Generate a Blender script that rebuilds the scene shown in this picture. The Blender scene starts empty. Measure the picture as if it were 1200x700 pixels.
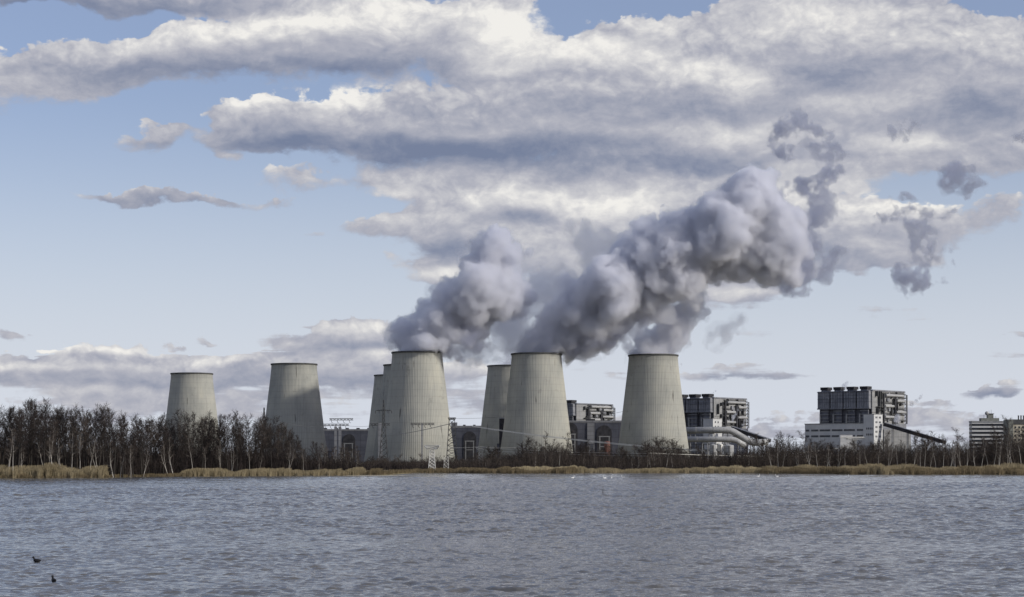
import bpy, bmesh, math, random
import numpy as np
from mathutils import Vector, Matrix

R = math.radians
scene = bpy.context.scene
COL = scene.collection

# ------------------------------------------------------------------ camera
F = 2240.0            # focal length in pixels of the 1200 px wide photograph
HY = 540.0            # row of the horizon in the photograph
CAM_H = 5.0           # eye height above the lake, metres
cam_data = bpy.data.cameras.new('camera')
cam = bpy.data.objects.new('camera', cam_data)
COL.objects.link(cam)
cam.location = (0, 0, CAM_H)
cam.rotation_euler = (R(90), 0, 0)
cam_data.sensor_fit = 'HORIZONTAL'
cam_data.sensor_width = 36.0
cam_data.lens = 36.0 * F / 1200.0
cam_data.shift_y = (HY - 350.0) / 1200.0
cam_data.clip_start = 0.5
cam_data.clip_end = 60000.0
scene.camera = cam

# ------------------------------------------------------------------ render look
scene.render.engine = 'CYCLES'
scene.view_settings.view_transform = 'Standard'
scene.view_settings.look = 'None'
scene.view_settings.exposure = 0.10
scene.view_settings.gamma = 1.0
scene.view_settings.use_curve_mapping = False
cy = scene.cycles
cy.use_denoising = True
cy.max_bounces = 12
cy.diffuse_bounces = 3
cy.glossy_bounces = 3
cy.transmission_bounces = 4
cy.transparent_max_bounces = 48
cy.volume_bounces = 12
cy.sample_clamp_indirect = 6.0
cy.pixel_filter_type = 'BLACKMAN_HARRIS'
cy.filter_width = 1.5

# ------------------------------------------------------------------ sun
SUN_AZ = R(111)       # clockwise from the viewing direction (+Y): behind the right shoulder
SUN_EL = R(24)
to_sun = Vector((math.sin(SUN_AZ) * math.cos(SUN_EL), math.cos(SUN_AZ) * math.cos(SUN_EL), math.sin(SUN_EL)))
sun_data = bpy.data.lights.new('sun', 'SUN')
sun_data.energy = 2.9
sun_data.angle = R(0.6)
sun_data.color = (1.0, 0.945, 0.85)
sun = bpy.data.objects.new('sun', sun_data)
COL.objects.link(sun)
sun.location = to_sun * 500
sun.rotation_euler = to_sun.to_track_quat('Z', 'Y').to_euler()

# ------------------------------------------------------------------ sky with clouds, by world direction
world = bpy.data.worlds.new('World')
scene.world = world
world.use_nodes = True
SKY_STRENGTH = 0.1


class NT:
    """small helper round a node tree"""
    def __init__(self, tree):
        self.t = tree
        self.n = tree.nodes
        self.l = tree.links

    def put(self, sock, val):
        if val is None:
            return
        if isinstance(val, bpy.types.NodeSocket):
            self.l.new(val, sock)
        elif isinstance(val, (tuple, list)):
            v = list(val)
            if sock.type == 'RGBA' and len(v) == 3:
                v.append(1.0)
            sock.default_value = v
        else:
            sock.default_value = val

    def math(self, op, a, b=None, c=None, clamp=False):
        x = self.n.new('ShaderNodeMath'); x.operation = op; x.use_clamp = clamp
        self.put(x.inputs[0], a); self.put(x.inputs[1], b); self.put(x.inputs[2], c)
        return x.outputs[0]

    def vmath(self, op, a, b=None, c=None):
        x = self.n.new('ShaderNodeVectorMath'); x.operation = op
        self.put(x.inputs[0], a); self.put(x.inputs[1], b)
        if c is not None:
            self.put(x.inputs[2], c)
        return x.outputs['Value'] if op in ('LENGTH', 'DOT_PRODUCT', 'DISTANCE') else x.outputs[0]

    def maprange(self, v, a, b, c, d, mode='LINEAR'):
        x = self.n.new('ShaderNodeMapRange'); x.interpolation_type = mode; x.clamp = True
        self.put(x.inputs['Value'], v)
        for k, y in zip(('From Min', 'From Max', 'To Min', 'To Max'), (a, b, c, d)):
            self.put(x.inputs[k], y)
        return x.outputs[0]

    def noise(self, vec, scale, detail=4, rough=0.55, dist=0.0, lac=2.0, color=False, dims='3D'):
        x = self.n.new('ShaderNodeTexNoise'); x.noise_dimensions = dims
        self.put(x.inputs['Vector'], vec)
        self.put(x.inputs['Scale'], scale); self.put(x.inputs['Detail'], detail)
        self.put(x.inputs['Roughness'], rough); self.put(x.inputs['Distortion'], dist)
        self.put(x.inputs['Lacunarity'], lac)
        return x.outputs['Color'] if color else x.outputs['Fac']

    def mapping(self, vec, loc=(0, 0, 0), rot=(0, 0, 0), scale=(1, 1, 1), kind='POINT'):
        x = self.n.new('ShaderNodeMapping'); x.vector_type = kind
        self.put(x.inputs['Vector'], vec)
        x.inputs['Location'].default_value = loc
        x.inputs['Rotation'].default_value = rot
        x.inputs['Scale'].default_value = scale
        return x.outputs[0]

    def ramp(self, fac, stops, mode='LINEAR'):
        x = self.n.new('ShaderNodeValToRGB')
        x.color_ramp.interpolation = mode
        e = x.color_ramp.elements
        while len(e) < len(stops):
            e.new(0.5)
        for k, (p, c) in enumerate(stops):
            e[k].position = p
            e[k].color = (c[0], c[1], c[2], 1.0) if not isinstance(c, (int, float)) else (c, c, c, 1.0)
        self.put(x.inputs[0], fac)
        return x.outputs[0]

    def mix(self, fac, a, b, mode='MIX'):
        x = self.n.new('ShaderNodeMix'); x.data_type = 'RGBA'; x.blend_type = mode
        self.put(x.inputs[0], fac); self.put(x.inputs[6], a); self.put(x.inputs[7], b)
        return x.outputs[2]

    def xyz(self, v):
        x = self.n.new('ShaderNodeSeparateXYZ'); self.put(x.inputs[0], v)
        return x.outputs

    def comb(self, a, b, c):
        x = self.n.new('ShaderNodeCombineXYZ')
        for k, v in enumerate((a, b, c)):
            self.put(x.inputs[k], v)
        return x.outputs[0]


def sky_point(px, py):
    """photo pixel -> the sky chart: azimuth and tangent of elevation, both x 22.4"""
    az = math.atan((px - 600.0) / F)
    return az * 22.4, (HY - py) / 100.0 * math.cos(az)

# cloud masses: centre x, y, half width, half height, tilt (deg, + = right end up), weight
CLOUDS = [
    # top strip
    (110, -4, 290, 19, 0, 1.25), (300, -8, 130, 16, 0, .8),
    # upper left bank
    (40, 92, 130, 50, 8, .95), (190, 62, 150, 42, 6, 1.1), (330, 50, 170, 58, 4, 1.2), (470, 40, 160, 66, 3, 1.2),
    (590, 25, 85, 60, 12, 1.2), (600, 70, 90, 40, 0, 1.0), (130, 98, 130, 18, 0, .6),
    # second bank, long dark base
    (290, 152, 85, 36, 6, 1.2), (315, 150, 85, 40, 6, .6), (420, 150, 150, 50, 0, 1.2), (570, 145, 200, 62, 0, 1.3), (740, 120, 190, 78, 0, 1.3),
    (900, 110, 210, 95, 0, 1.3), (1060, 90, 200, 85, 0, 1.3), (1180, 110, 150, 90, 0, 1.3), (760, 60, 90, 40, 0, .9),
    (960, 40, 170, 55, 4, 1.1), (750, 34, 70, 28, 6, .9), (860, 18, 80, 28, 0, .9), (1000, 2, 140, 30, 0, 1.0), (690, 60, 50, 20, 10, .5), (1120, 60, 140, 50, -4, 1.0), (720, 45, 50, 26, 0, .7), (870, 55, 70, 34, 0, .8),
    (900, 195, 240, 32, 0, 1.0), (1120, 170, 150, 32, 0, 1.0),
    # broken layer under it
    (620, 204, 240, 20, 0, .8), (860, 215, 160, 26, 0, .8), (470, 214, 80, 20, -4, .8), (600, 235, 140, 40, 0, 1.0), (760, 240, 170, 46, 0, 1.0), (540, 270, 100, 44, 0, .85),
    (520, 314, 75, 22, -6, .95), (640, 300, 140, 56, 0, 1.0), (800, 300, 150, 60, 0, 1.05), (930, 255, 150, 64, 0, 1.1), (520, 250, 110, 40, 0, .6), (990, 290, 120, 40, 0, .8),
    (1030, 268, 90, 44, 0, .95), (1110, 262, 90, 36, 6, .8), (960, 305, 90, 24, 0, .75), (870, 346, 75, 26, 6, .9),
    (1060, 310, 80, 18, 0, .5), (690, 355, 80, 30, 0, .6), (1170, 255, 40, 16, 0, .4), (1165, 192, 75, 24, 0, .8), (1080, 190, 60, 18, 0, .5), (1180, 235, 60, 14, 0, .35),
    # loose scraps on the left
    (160, 165, 52, 24, 8, .72), (190, 150, 36, 16, 0, .65), (195, 232, 120, 10, 1, .66), (140, 229, 70, 8, 0, .5), (240, 234, 60, 8, -3, .4), (350, 210, 60, 20, 0, .78),
    (330, 236, 42, 14, 0, .72), (368, 272, 20, 10, 0, .6), (278, 190, 24, 10, -20, .65), (440, 260, 66, 14, 3, .7),
    (380, 300, 30, 6, 0, .3),
    # low banks
    (55, 430, 200, 34, 1, 1.1), (200, 444, 170, 32, 0, 1.05), (340, 436, 150, 28, 0, 1.0), (470, 440, 140, 34, 0, 1.05), (250, 430, 330, 22, 0, .5),
    (420, 388, 115, 25, 3, 1.1), (385, 408, 80, 18, 0, .85), (5, 384, 22, 10, 0, .75), (242, 393, 20, 6, 0, .5),
    (205, 406, 22, 6, 0, .5), (120, 475, 220, 20, 0, .6), (330, 478, 200, 22, 0, .6), (560, 470, 120, 20, 0, .5),
    (600, 390, 110, 40, 0, .35), (885, 436, 105, 16, 0, .95), (1160, 458, 70, 14, 6, .9), (1200, 385, 34, 4, 0, .4),
    (960, 500, 180, 30, 0, .6), (1120, 505, 120, 34, 0, .6), (740, 445, 60, 8, 0, .4), (680, 500, 260, 18, 0, .5),
    (1100, 480, 60, 10, 0, .4),
]
# where the cloud takes the sun (+) and where its base is in shade (-)
SHADES = [
    (60, 0, 300, 22, 0, -.45), (250, 38, 160, 22, 9, .42), (430, 22, 160, 26, 3, .5), (610, 45, 70, 42, 15, .6), (590, 20, 90, 30, 0, .3),
    (200, 88, 220, 24, 3, -.30), (400, 84, 120, 14, 0, -.2), (30, 110, 60, 20, 8, .15), (480, 78, 90, 22, -6, -.18),
    (310, 122, 50, 16, 12, .50), (400, 112, 60, 18, 4, .55), (320, 166, 90, 26, -3, -.30), (480, 178, 180, 24, 0, -.42),
    (640, 182, 180, 26, 0, -.32), (560, 130, 120, 18, 0, -.14), (700, 62, 80, 24, 0, .52), (790, 80, 60, 24, 0, .3),
    (790, 125, 180, 24, 0, -.25), (960, 30, 150, 24, 3, .32), (1000, 78, 170, 22, 0, -.22), (870, 92, 70, 22, -10, .5), (760, 30, 50, 16, 6, .3), (960, 12, 120, 14, 0, .2),
    (1100, 55, 120, 26, 0, .22), (960, 100, 90, 20, 0, -.25), (860, 155, 130, 20, 0, .35), (1150, 130, 90, 26, 0, -.35),
    (780, 195, 150, 14, 0, -.3), (830, 188, 80, 18, 0, -.2), (1010, 125, 90, 16, 0, .26), (1040, 165, 60, 14, 0, .25),
    (1095, 165, 45, 14, 0, .32), (455, 222, 40, 10, 0, .35), (600, 232, 90, 14, 0, .40), (720, 238, 90, 20, 0, .45),
    (610, 258, 50, 14, 0, -.45), (530, 292, 50, 16, 0, -.5), (520, 318, 60, 10, 0, .42), (690, 320, 60, 16, 0, .4),
    (1010, 215, 40, 16, 0, .3), (1015, 250, 40, 20, 0, .4), (1080, 240, 60, 16, 0, .48), (930, 230, 60, 30, 0, .35), (960, 298, 70, 12, 0, -.2),
    (860, 345, 50, 10, 0, .35), (430, 382, 70, 9, 3, .42), (60, 405, 60, 6, 0, .45), (140, 412, 50, 6, 0, .40), (260, 422, 60, 7, 0, .35),
    (420, 402, 60, 8, 0, -.3), (80, 440, 200, 14, 0, -.12), (480, 412, 60, 8, 0, .3), (885, 443, 90, 8, 0, -.15), (1160, 462, 60, 8, 0, -.3),
    (1000, 505, 200, 26, 0, -.1), (350, 446, 120, 10, 0, -.15), (480, 170, 420, 14, 0, -.08), (600, 380, 90, 30, 0, .3), (185, 235, 90, 10, 0, -.3), (880, 352, 60, 10, 0, -.1), (700, 250, 300, 60, 0, .12), (40, 425, 60, 6, 0, .3), (110, 432, 90, 6, 0, .25), (230, 452, 160, 8, 0, -.15), (60, 455, 140, 8, 0, .2),
    (170, 168, 40, 8, 0, -.2), (155, 150, 50, 8, 0, .2), (560, 420, 100, 20, 0, .3),
]


def ellipse_sum(nt, P, items, soft0=0.1, soft1=1.25, heights=False):
    """sum of soft tilted ellipses; with heights, also the sum weighted by how high in its ellipse a point lies.
    Each ellipse takes its input through the running sum so that the shader keeps few values alive."""
    acc = hs = None
    V = P
    for (cx, cy_, rx, ry, rot, w) in items:
        X, Y = sky_point(cx, cy_)
        m = nt.mapping(V, (X, Y, 0), (0, 0, R(rot)), (rx / 100.0, ry / 100.0, 1.0), 'TEXTURE')
        v = nt.maprange(nt.vmath('LENGTH', m), soft1, soft0, 0.0, w, 'SMOOTHSTEP')
        acc = v if acc is None else nt.math('ADD', acc, v)
        if heights:
            hs = nt.math('MULTIPLY_ADD', v, nt.xyz(m)[1], 0.0 if hs is None else hs)
        V = nt.vmath('MULTIPLY_ADD', hs if heights else acc, (1e-6, 1e-6, 0.0), P)
    return acc, hs


def build_world():
    nt = NT(world.node_tree)
    nt.n.clear()
    out = nt.n.new('ShaderNodeOutputWorld')
    bg = nt.n.new('ShaderNodeBackground')
    nt.l.new(bg.outputs[0], out.inputs[0])
    bg.inputs['Strength'].default_value = SKY_STRENGTH
    sky = nt.n.new('ShaderNodeTexSky')
    sky.sky_type = 'NISHITA'
    sky.sun_disc = False
    sky.sun_elevation = SUN_EL
    sky.sun_rotation = SUN_AZ
    sky.altitude = 60
    sky.air_density = 1.0
    sky.dust_density = 1.0
    sky.ozone_density = 1.4
    tc = nt.n.new('ShaderNodeTexCoord')
    d = nt.xyz(tc.outputs['Generated'])
    az = nt.math('ARCTAN2', d[0], d[1])
    hyp = nt.math('SQRT', nt.math('ADD', nt.math('MULTIPLY', d[0], d[0]), nt.math('MULTIPLY', d[1], d[1])))
    tn = nt.math('MINIMUM', nt.math('DIVIDE', d[2], nt.math('MAXIMUM', hyp, .02)), 3.0)
    P = nt.comb(nt.math('MULTIPLY', az, 22.4), nt.math('MULTIPLY', tn, 22.4), 0.0)
    # warp the chart so that no mass keeps an ellipse's outline
    w1 = nt.noise(nt.mapping(P, scale=(.9, 1.5, 1)), 1.0, 3, .55, color=True)
    w1 = nt.vmath('MULTIPLY', nt.vmath('SUBTRACT', w1, (.5, .5, .5)), (1.1, .55, 0))
    w2 = nt.noise(nt.mapping(P, loc=(7, 3, 0), scale=(3.2, 4.6, 1)), 1.0, 4, .6, color=True)
    w2 = nt.vmath('MULTIPLY', nt.vmath('SUBTRACT', w2, (.5, .5, .5)), (.30, .2, 0))
    P1 = nt.vmath('ADD', P, nt.vmath('MULTIPLY', w1, (.45, .45, 0)))
    Pw = nt.vmath('ADD', nt.vmath('ADD', P, w1), w2)
    acc, hs = ellipse_sum(nt, Pw, CLOUDS, heights=True)
    cov = nt.math('MINIMUM', acc, 1.25)
    high = nt.math('DIVIDE', hs, nt.math('MAXIMUM', acc, .35))
    # the rest of the dome, outside the picture: broken cloud
    far = nt.math('MAXIMUM', nt.maprange(nt.math('ABSOLUTE', nt.xyz(P)[0]), 6.2, 9.0, 0, 1, 'SMOOTHSTEP'),
                  nt.maprange(nt.xyz(P)[1], 5.6, 8.0, 0, 1, 'SMOOTHSTEP'))
    other = nt.noise(nt.mapping(P, loc=(3, 11, 2), scale=(.16, .30, 1)), 1.0, 3, .5)
    other = nt.math('MULTIPLY', nt.maprange(other, .42, .62, 0, 1.1), far)
    cov = nt.math('MAXIMUM', cov, other)
    # billows; the same field a little further towards the light tells which side of a billow is lit
    def billows(v):
        f1 = nt.noise(nt.mapping(v, loc=(1, 5, 0), scale=(1.5, 2.6, 1)), 1.0, 7, .60)
        f2 = nt.noise(nt.mapping(v, loc=(9, 2, 4), scale=(5.5, 7.5, 1)), 1.0, 5, .62)
        return nt.math('ADD', nt.math('MULTIPLY', nt.math('SUBTRACT', f1, .5), 1.25), nt.math('MULTIPLY', nt.math('SUBTRACT', f2, .5), .55))
    fa = billows(P1)
    fb = billows(nt.vmath('ADD', P1, (.06, .12, 0)))
    # low on the horizon the cloud decks are seen edge on: long strands
    strand = nt.noise(nt.mapping(P, loc=(2, 7, 3), scale=(.55, 5.5, 1)), 1.0, 4, .55, .4)
    low = nt.maprange(nt.xyz(P)[1], 1.4, 2.6, 2.5, .25)
    fa0 = nt.math('MULTIPLY_ADD', nt.math('SUBTRACT', strand, .5), low, fa)
    dens = nt.math('ADD', nt.math('SUBTRACT', cov, .36), fa0)
    # tops are crisp and knobbly, bases fray out softly
    top = nt.maprange(high, -.25, .45, 0, 1, 'SMOOTHSTEP')
    vv = nt.n.new('ShaderNodeTexVoronoi'); vv.feature = 'SMOOTH_F1'; vv.voronoi_dimensions = '2D'
    nt.put(vv.inputs['Vector'], nt.mapping(nt.vmath('ADD', P1, nt.vmath('MULTIPLY', w2, (.8, .8, 0))), scale=(4.2, 5.4, 1)))
    vv.inputs['Scale'].default_value = 1.0; vv.inputs['Detail'].default_value = 2.0; vv.inputs['Roughness'].default_value = .55
    vv.inputs['Smoothness'].default_value = .35
    knob = nt.math('SUBTRACT', .40, vv.outputs['Distance'])
    dens = nt.math('MULTIPLY_ADD', nt.math('MULTIPLY', knob, top), .38, dens)
    alpha = nt.maprange(dens, 0.0, nt.maprange(top, 0, 1, .50, .22), 0, 1, 'SMOOTHSTEP')
    rim = nt.math('MULTIPLY', nt.math('SUBTRACT', fa, fb), .45)
    shade, _ = ellipse_sum(nt, nt.vmath('ADD', P, nt.vmath('MULTIPLY', w1, (.8, .8, 0))), SHADES, 0.0, 1.3)
    streak = nt.noise(nt.mapping(P1, loc=(2, 8, 0), scale=(.9, 4.0, 1)), 1.0, 6, .58)
    L = nt.math('MULTIPLY_ADD', shade, .80, .555)
    L = nt.math('ADD', L, rim)
    L = nt.math('MULTIPLY_ADD', high, .24, L)
    L = nt.math('MULTIPLY_ADD', nt.math('SUBTRACT', streak, .5), .20, L)
    fine = nt.noise(nt.mapping(P1, loc=(3, 3, 1), scale=(6.0, 8.5, 1)), 1.0, 6, .6)
    L = nt.math('MULTIPLY_ADD', nt.math('SUBTRACT', fine, .5), nt.maprange(L, .45, .9, .03, .42), L)
    L = nt.math('MULTIPLY_ADD', nt.math('MULTIPLY', knob, nt.maprange(top, 0, 1, .12, 1)), .24, L)
    k = 1.0 / SKY_STRENGTH
    stops = [(0.0, (.165, .20, .30)), (.25, (.26, .285, .37)), (.5, (.405, .412, .47)), (.75, (.60, .595, .61)), (1.0, (.84, .82, .78))]
    cc = nt.vmath('MULTIPLY', nt.ramp(L, stops), (k, k, k))
    # thin pale veil that whitens the sky towards the horizon
    veil = nt.maprange(nt.xyz(P)[1], 0.0, 4.6, VEIL[0], VEIL[1], 'SMOOTHSTEP')
    base = nt.vmath('MULTIPLY', sky.outputs[0], SKY_TINT)
    base = nt.mix(veil, base, (.635 * k, .675 * k, .76 * k))
    col = nt.mix(nt.math('MULTIPLY', alpha, .96), base, cc)
    nt.l.new(col, bg.inputs['Color'])
    world.cycles.sampling_method = 'MANUAL'
    world.cycles.sample_map_resolution = 512


VEIL = (.92, .17)
SKY_TINT = (.86, .86, 1.06)
build_world()

# ------------------------------------------------------------------ helpers
rng = random.Random(7)
nrg = np.random.default_rng(7)


def at(px, py, Y):
    """the point at distance Y that the photograph shows at pixel (px, py)"""
    return Vector(((px - 600.0) / F * Y, Y, CAM_H + (HY - py) / F * Y))


def xat(px, Y):
    return (px - 600.0) / F * Y


def zat(py, Y):
    return CAM_H + (HY - py) / F * Y


class MB:
    """collects shapes; build() links them as one mesh object"""
    def __init__(self):
        self.v = []
        self.f = []

    def quad(self, a, b, c, d):
        n = len(self.v); self.v += [tuple(a), tuple(b), tuple(c), tuple(d)]; self.f.append((n, n + 1, n + 2, n + 3))

    def tri(self, a, b, c):
        n = len(self.v); self.v += [tuple(a), tuple(b), tuple(c)]; self.f.append((n, n + 1, n + 2))

    def box(self, x0, x1, y0, y1, z0, z1):
        n = len(self.v)
        self.v += [(x0, y0, z0), (x1, y0, z0), (x1, y1, z0), (x0, y1, z0), (x0, y0, z1), (x1, y0, z1), (x1, y1, z1), (x0, y1, z1)]
        for q in ((3, 2, 1, 0), (4, 5, 6, 7), (0, 1, 5, 4), (1, 2, 6, 5), (2, 3, 7, 6), (3, 0, 4, 7)):
            self.f.append(tuple(n + k for k in q))
        return self

    def tube(self, p0, p1, r0, r1=None, n=6, cap=True):
        r1 = r0 if r1 is None else r1
        p0, p1 = Vector(p0), Vector(p1)
        ax = (p1 - p0)
        if ax.length < 1e-6:
            return self
        ax.normalize()
        u = ax.orthogonal().normalized(); w = ax.cross(u)
        b = len(self.v)
        for p, r in ((p0, r0), (p1, r1)):
            for k in range(n):
                a = 2 * math.pi * k / n
                self.v.append(tuple(p + (u * math.cos(a) + w * math.sin(a)) * r))
        for k in range(n):
            self.f.append((b + k, b + (k + 1) % n, b + n + (k + 1) % n, b + n + k))
        if cap:
            self.f.append(tuple(b + n - 1 - k for k in range(n))); self.f.append(tuple(b + n + k for k in range(n)))
        return self

    def path(self, pts, radii, n=5, cap=True):
        """one continuous tube through the points"""
        pts = [Vector(p) for p in pts]
        if not isinstance(radii, (list, tuple)):
            radii = [radii] * len(pts)
        b = len(self.v)
        up = None
        for i, p in enumerate(pts):
            t = (pts[min(i + 1, len(pts) - 1)] - pts[max(i - 1, 0)]).normalized()
            u = t.orthogonal().normalized() if up is None else (up - t * up.dot(t)).normalized()
            up = u; w = t.cross(u)
            for k in range(n):
                a = 2 * math.pi * k / n
                self.v.append(tuple(p + (u * math.cos(a) + w * math.sin(a)) * radii[i]))
        for i in range(len(pts) - 1):
            o = b + i * n
            for k in range(n):
                self.f.append((o + k, o + (k + 1) % n, o + n + (k + 1) % n, o + n + k))
        if cap:
            self.f.append(tuple(b + n - 1 - k for k in range(n)))
            o = b + (len(pts) - 1) * n
            self.f.append(tuple(o + k for k in range(n)))
        return self

    def lathe(self, prof, n=64, close=False):
        """prof: (radius, z) pairs turned about z"""
        b = len(self.v); m = len(prof)
        for r, z in prof:
            for k in range(n):
                a = 2 * math.pi * k / n
                self.v.append((r * math.cos(a), r * math.sin(a), z))
        for i in range(m if close else m - 1):
            i2 = (i + 1) % m
            for k in range(n):
                k2 = (k + 1) % n
                self.f.append((b + i * n + k, b + i * n + k2, b + i2 * n + k2, b + i2 * n + k))
        return self

    def prism(self, poly, y0, y1):
        """polygon in x-z pushed along y"""
        b = len(self.v); n = len(poly)
        self.v += [(x, y0, z) for x, z in poly] + [(x, y1, z) for x, z in poly]
        self.f.append(tuple(b + k for k in range(n))); self.f.append(tuple(b + 2 * n - 1 - k for k in range(n)))
        for k in range(n):
            k2 = (k + 1) % n
            self.f.append((b + k2, b + k, b + n + k, b + n + k2))
        return self

    def mesh(self, name, m=None, smooth=False):
        me = bpy.data.meshes.new(name)
        me.from_pydata(self.v, [], self.f)
        if smooth:
            me.polygons.foreach_set('use_smooth', [True] * len(me.polygons))
        if m is not None:
            me.materials.append(m)
        me.update()
        return me

    def build(self, name, m, parent=None, smooth=False, fix=True):
        me = self.mesh(name, m, smooth)
        if fix:
            bm = bmesh.new(); bm.from_mesh(me); bmesh.ops.recalc_face_normals(bm, faces=bm.faces); bm.to_mesh(me); bm.free()
        return link(name, me, parent)


def link(name, data, parent=None):
    o = bpy.data.objects.new(name, data)
    COL.objects.link(o)
    if parent is not None:
        o.parent = parent
    return o


def tag(o, label=None, cat=None, group=None, kind=None):
    if label: o['label'] = label
    if cat: o['category'] = cat
    if group: o['group'] = group
    if kind: o['kind'] = kind
    return o


def thing(name, label, cat, loc=(0, 0, 0), rz=0.0, group=None):
    o = link(name, None)
    o.location = loc
    o.rotation_euler = (0, 0, rz)
    return tag(o, label, cat, group)


def dup(root, loc, rz=0.0, scale=(1, 1, 1), label=None, group=None):
    r = root.copy(); COL.objects.link(r)
    r.location = loc; r.rotation_euler = (0, 0, rz); r.scale = scale
    if label: r['label'] = label
    if group: r['group'] = group
    for ch in KIDS[root.name]:
        c = ch.copy(); COL.objects.link(c); c.parent = r
    return r


KIDS = {}

# ------------------------------------------------------------------ materials


def material(name):
    m = bpy.data.materials.new(name)
    m.use_nodes = True
    nt = NT(m.node_tree)
    nt.n.clear()
    out = nt.n.new('ShaderNodeOutputMaterial')
    return m, nt, out


def plain(name, c1, c2, scale=.2, rough=.8, metallic=0.0, stretch=(1, 1, 1), fine=None, bump=0.0, spread=(.35, .65)):
    """noise-mottled paint, cladding, bark or earth in object coordinates"""
    m, nt, out = material(name)
    b = nt.n.new('ShaderNodeBsdfPrincipled')
    tc = nt.n.new('ShaderNodeTexCoord')
    v = nt.mapping(tc.outputs['Object'], scale=stretch)
    f = nt.noise(v, scale, 5, .6)
    if fine:
        f = nt.math('ADD', nt.math('MULTIPLY', f, .6), nt.math('MULTIPLY', nt.noise(v, fine, 3, .6), .4))
    col = nt.ramp(f, [(spread[0], c1), (spread[1], c2)])
    nt.put(b.inputs['Base Color'], col)
    b.inputs['Roughness'].default_value = rough
    b.inputs['Metallic'].default_value = metallic
    b.inputs['Specular IOR Level'].default_value = .3
    if bump:
        bp = nt.n.new('ShaderNodeBump'); bp.inputs['Strength'].default_value = bump
        nt.put(bp.inputs['Height'], f); nt.put(b.inputs['Normal'], bp.outputs[0])
    nt.l.new(b.outputs[0], out.inputs[0])
    return m


def concrete_shell():
    """weathered shell: faint formwork ribs and rings, rain streaks, repaired and sooty patches"""
    m, nt, out = material('weathered_shell_concrete')
    b = nt.n.new('ShaderNodeBsdfPrincipled')
    tc = nt.n.new('ShaderNodeTexCoord'); oi = nt.n.new('ShaderNodeObjectInfo')
    s = nt.xyz(tc.outputs['Object'])
    ang = nt.math('ARCTAN2', s[1], s[0])
    seed = nt.math('MULTIPLY', oi.outputs['Random'], 40.0)
    cyl = nt.comb(nt.math('ADD', nt.math('MULTIPLY', ang, 30.0), seed), s[2], seed)       # metres round, metres up
    tone = nt.noise(nt.mapping(cyl, scale=(.045, .03, 1)), 1.0, 4, .6)
    streak = nt.noise(nt.mapping(cyl, scale=(.55, .016, 1)), 1.0, 6, .62)
    thin = nt.noise(nt.mapping(cyl, loc=(5, 0, 0), scale=(1.3, .03, 1)), 1.0, 3, .5)
    base = nt.ramp(tone, [(.3, (.305, .31, .285)), (.52, (.375, .373, .335)), (.72, (.435, .425, .365))])
    col = nt.mix(nt.maprange(streak, .50, .74, 0, .34), base, (.19, .195, .185))
    col = nt.mix(nt.maprange(thin, .58, .72, 0, .35), col, (.42, .41, .35))
    # formwork: rings every 1.6 m and shallow ribs
    ring = nt.math('SINE', nt.math('MULTIPLY', s[2], 2 * math.pi / 6.4))
    rib = nt.math('SINE', nt.math('MULTIPLY', ang, 108.0))
    col = nt.mix(nt.maprange(ring, .90, 1.0, 0, .16), col, (.15, .15, .14))
    col = nt.mix(nt.maprange(rib, .5, 1.0, 0, .05), col, (.18, .18, .17))
    # dark runs and patched blocks
    run = nt.noise(nt.mapping(cyl, loc=(31, 9, 0), scale=(.34, .034, 1)), 1.0, 4, .55)
    col = nt.mix(nt.maprange(run, .665, .73, 0, .75), col, (.075, .07, .065))
    blot = nt.noise(nt.mapping(cyl, loc=(3, 70, 0), scale=(.10, .09, 1)), 1.0, 6, .7)
    col = nt.mix(nt.maprange(blot, .60, .72, 0, .40), col, (.13, .13, .125))
    foot = nt.maprange(nt.math('ADD', s[2], nt.math('MULTIPLY', blot, 18)), 24, 44, .30, 0)
    col = nt.mix(foot, col, (.17, .165, .14))
    top = nt.maprange(nt.math('ADD', s[2], nt.math('MULTIPLY', streak, 10)), 106, 117, 0, .45)
    col = nt.mix(top, col, (.13, .13, .125))
    nt.put(b.inputs['Base Color'], col)
    b.inputs['Roughness'].default_value = .92
    b.inputs['Specular IOR Level'].default_value = .15
    bp = nt.n.new('ShaderNodeBump'); bp.inputs['Strength'].default_value = .5; bp.inputs['Distance'].default_value = .35
    nt.put(bp.inputs['Height'], nt.math('ADD', nt.math('MULTIPLY', rib, .35), nt.math('MULTIPLY', streak, 1.5)))
    nt.put(b.inputs['Normal'], bp.outputs[0])
    nt.l.new(b.outputs[0], out.inputs[0])
    return m


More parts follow.
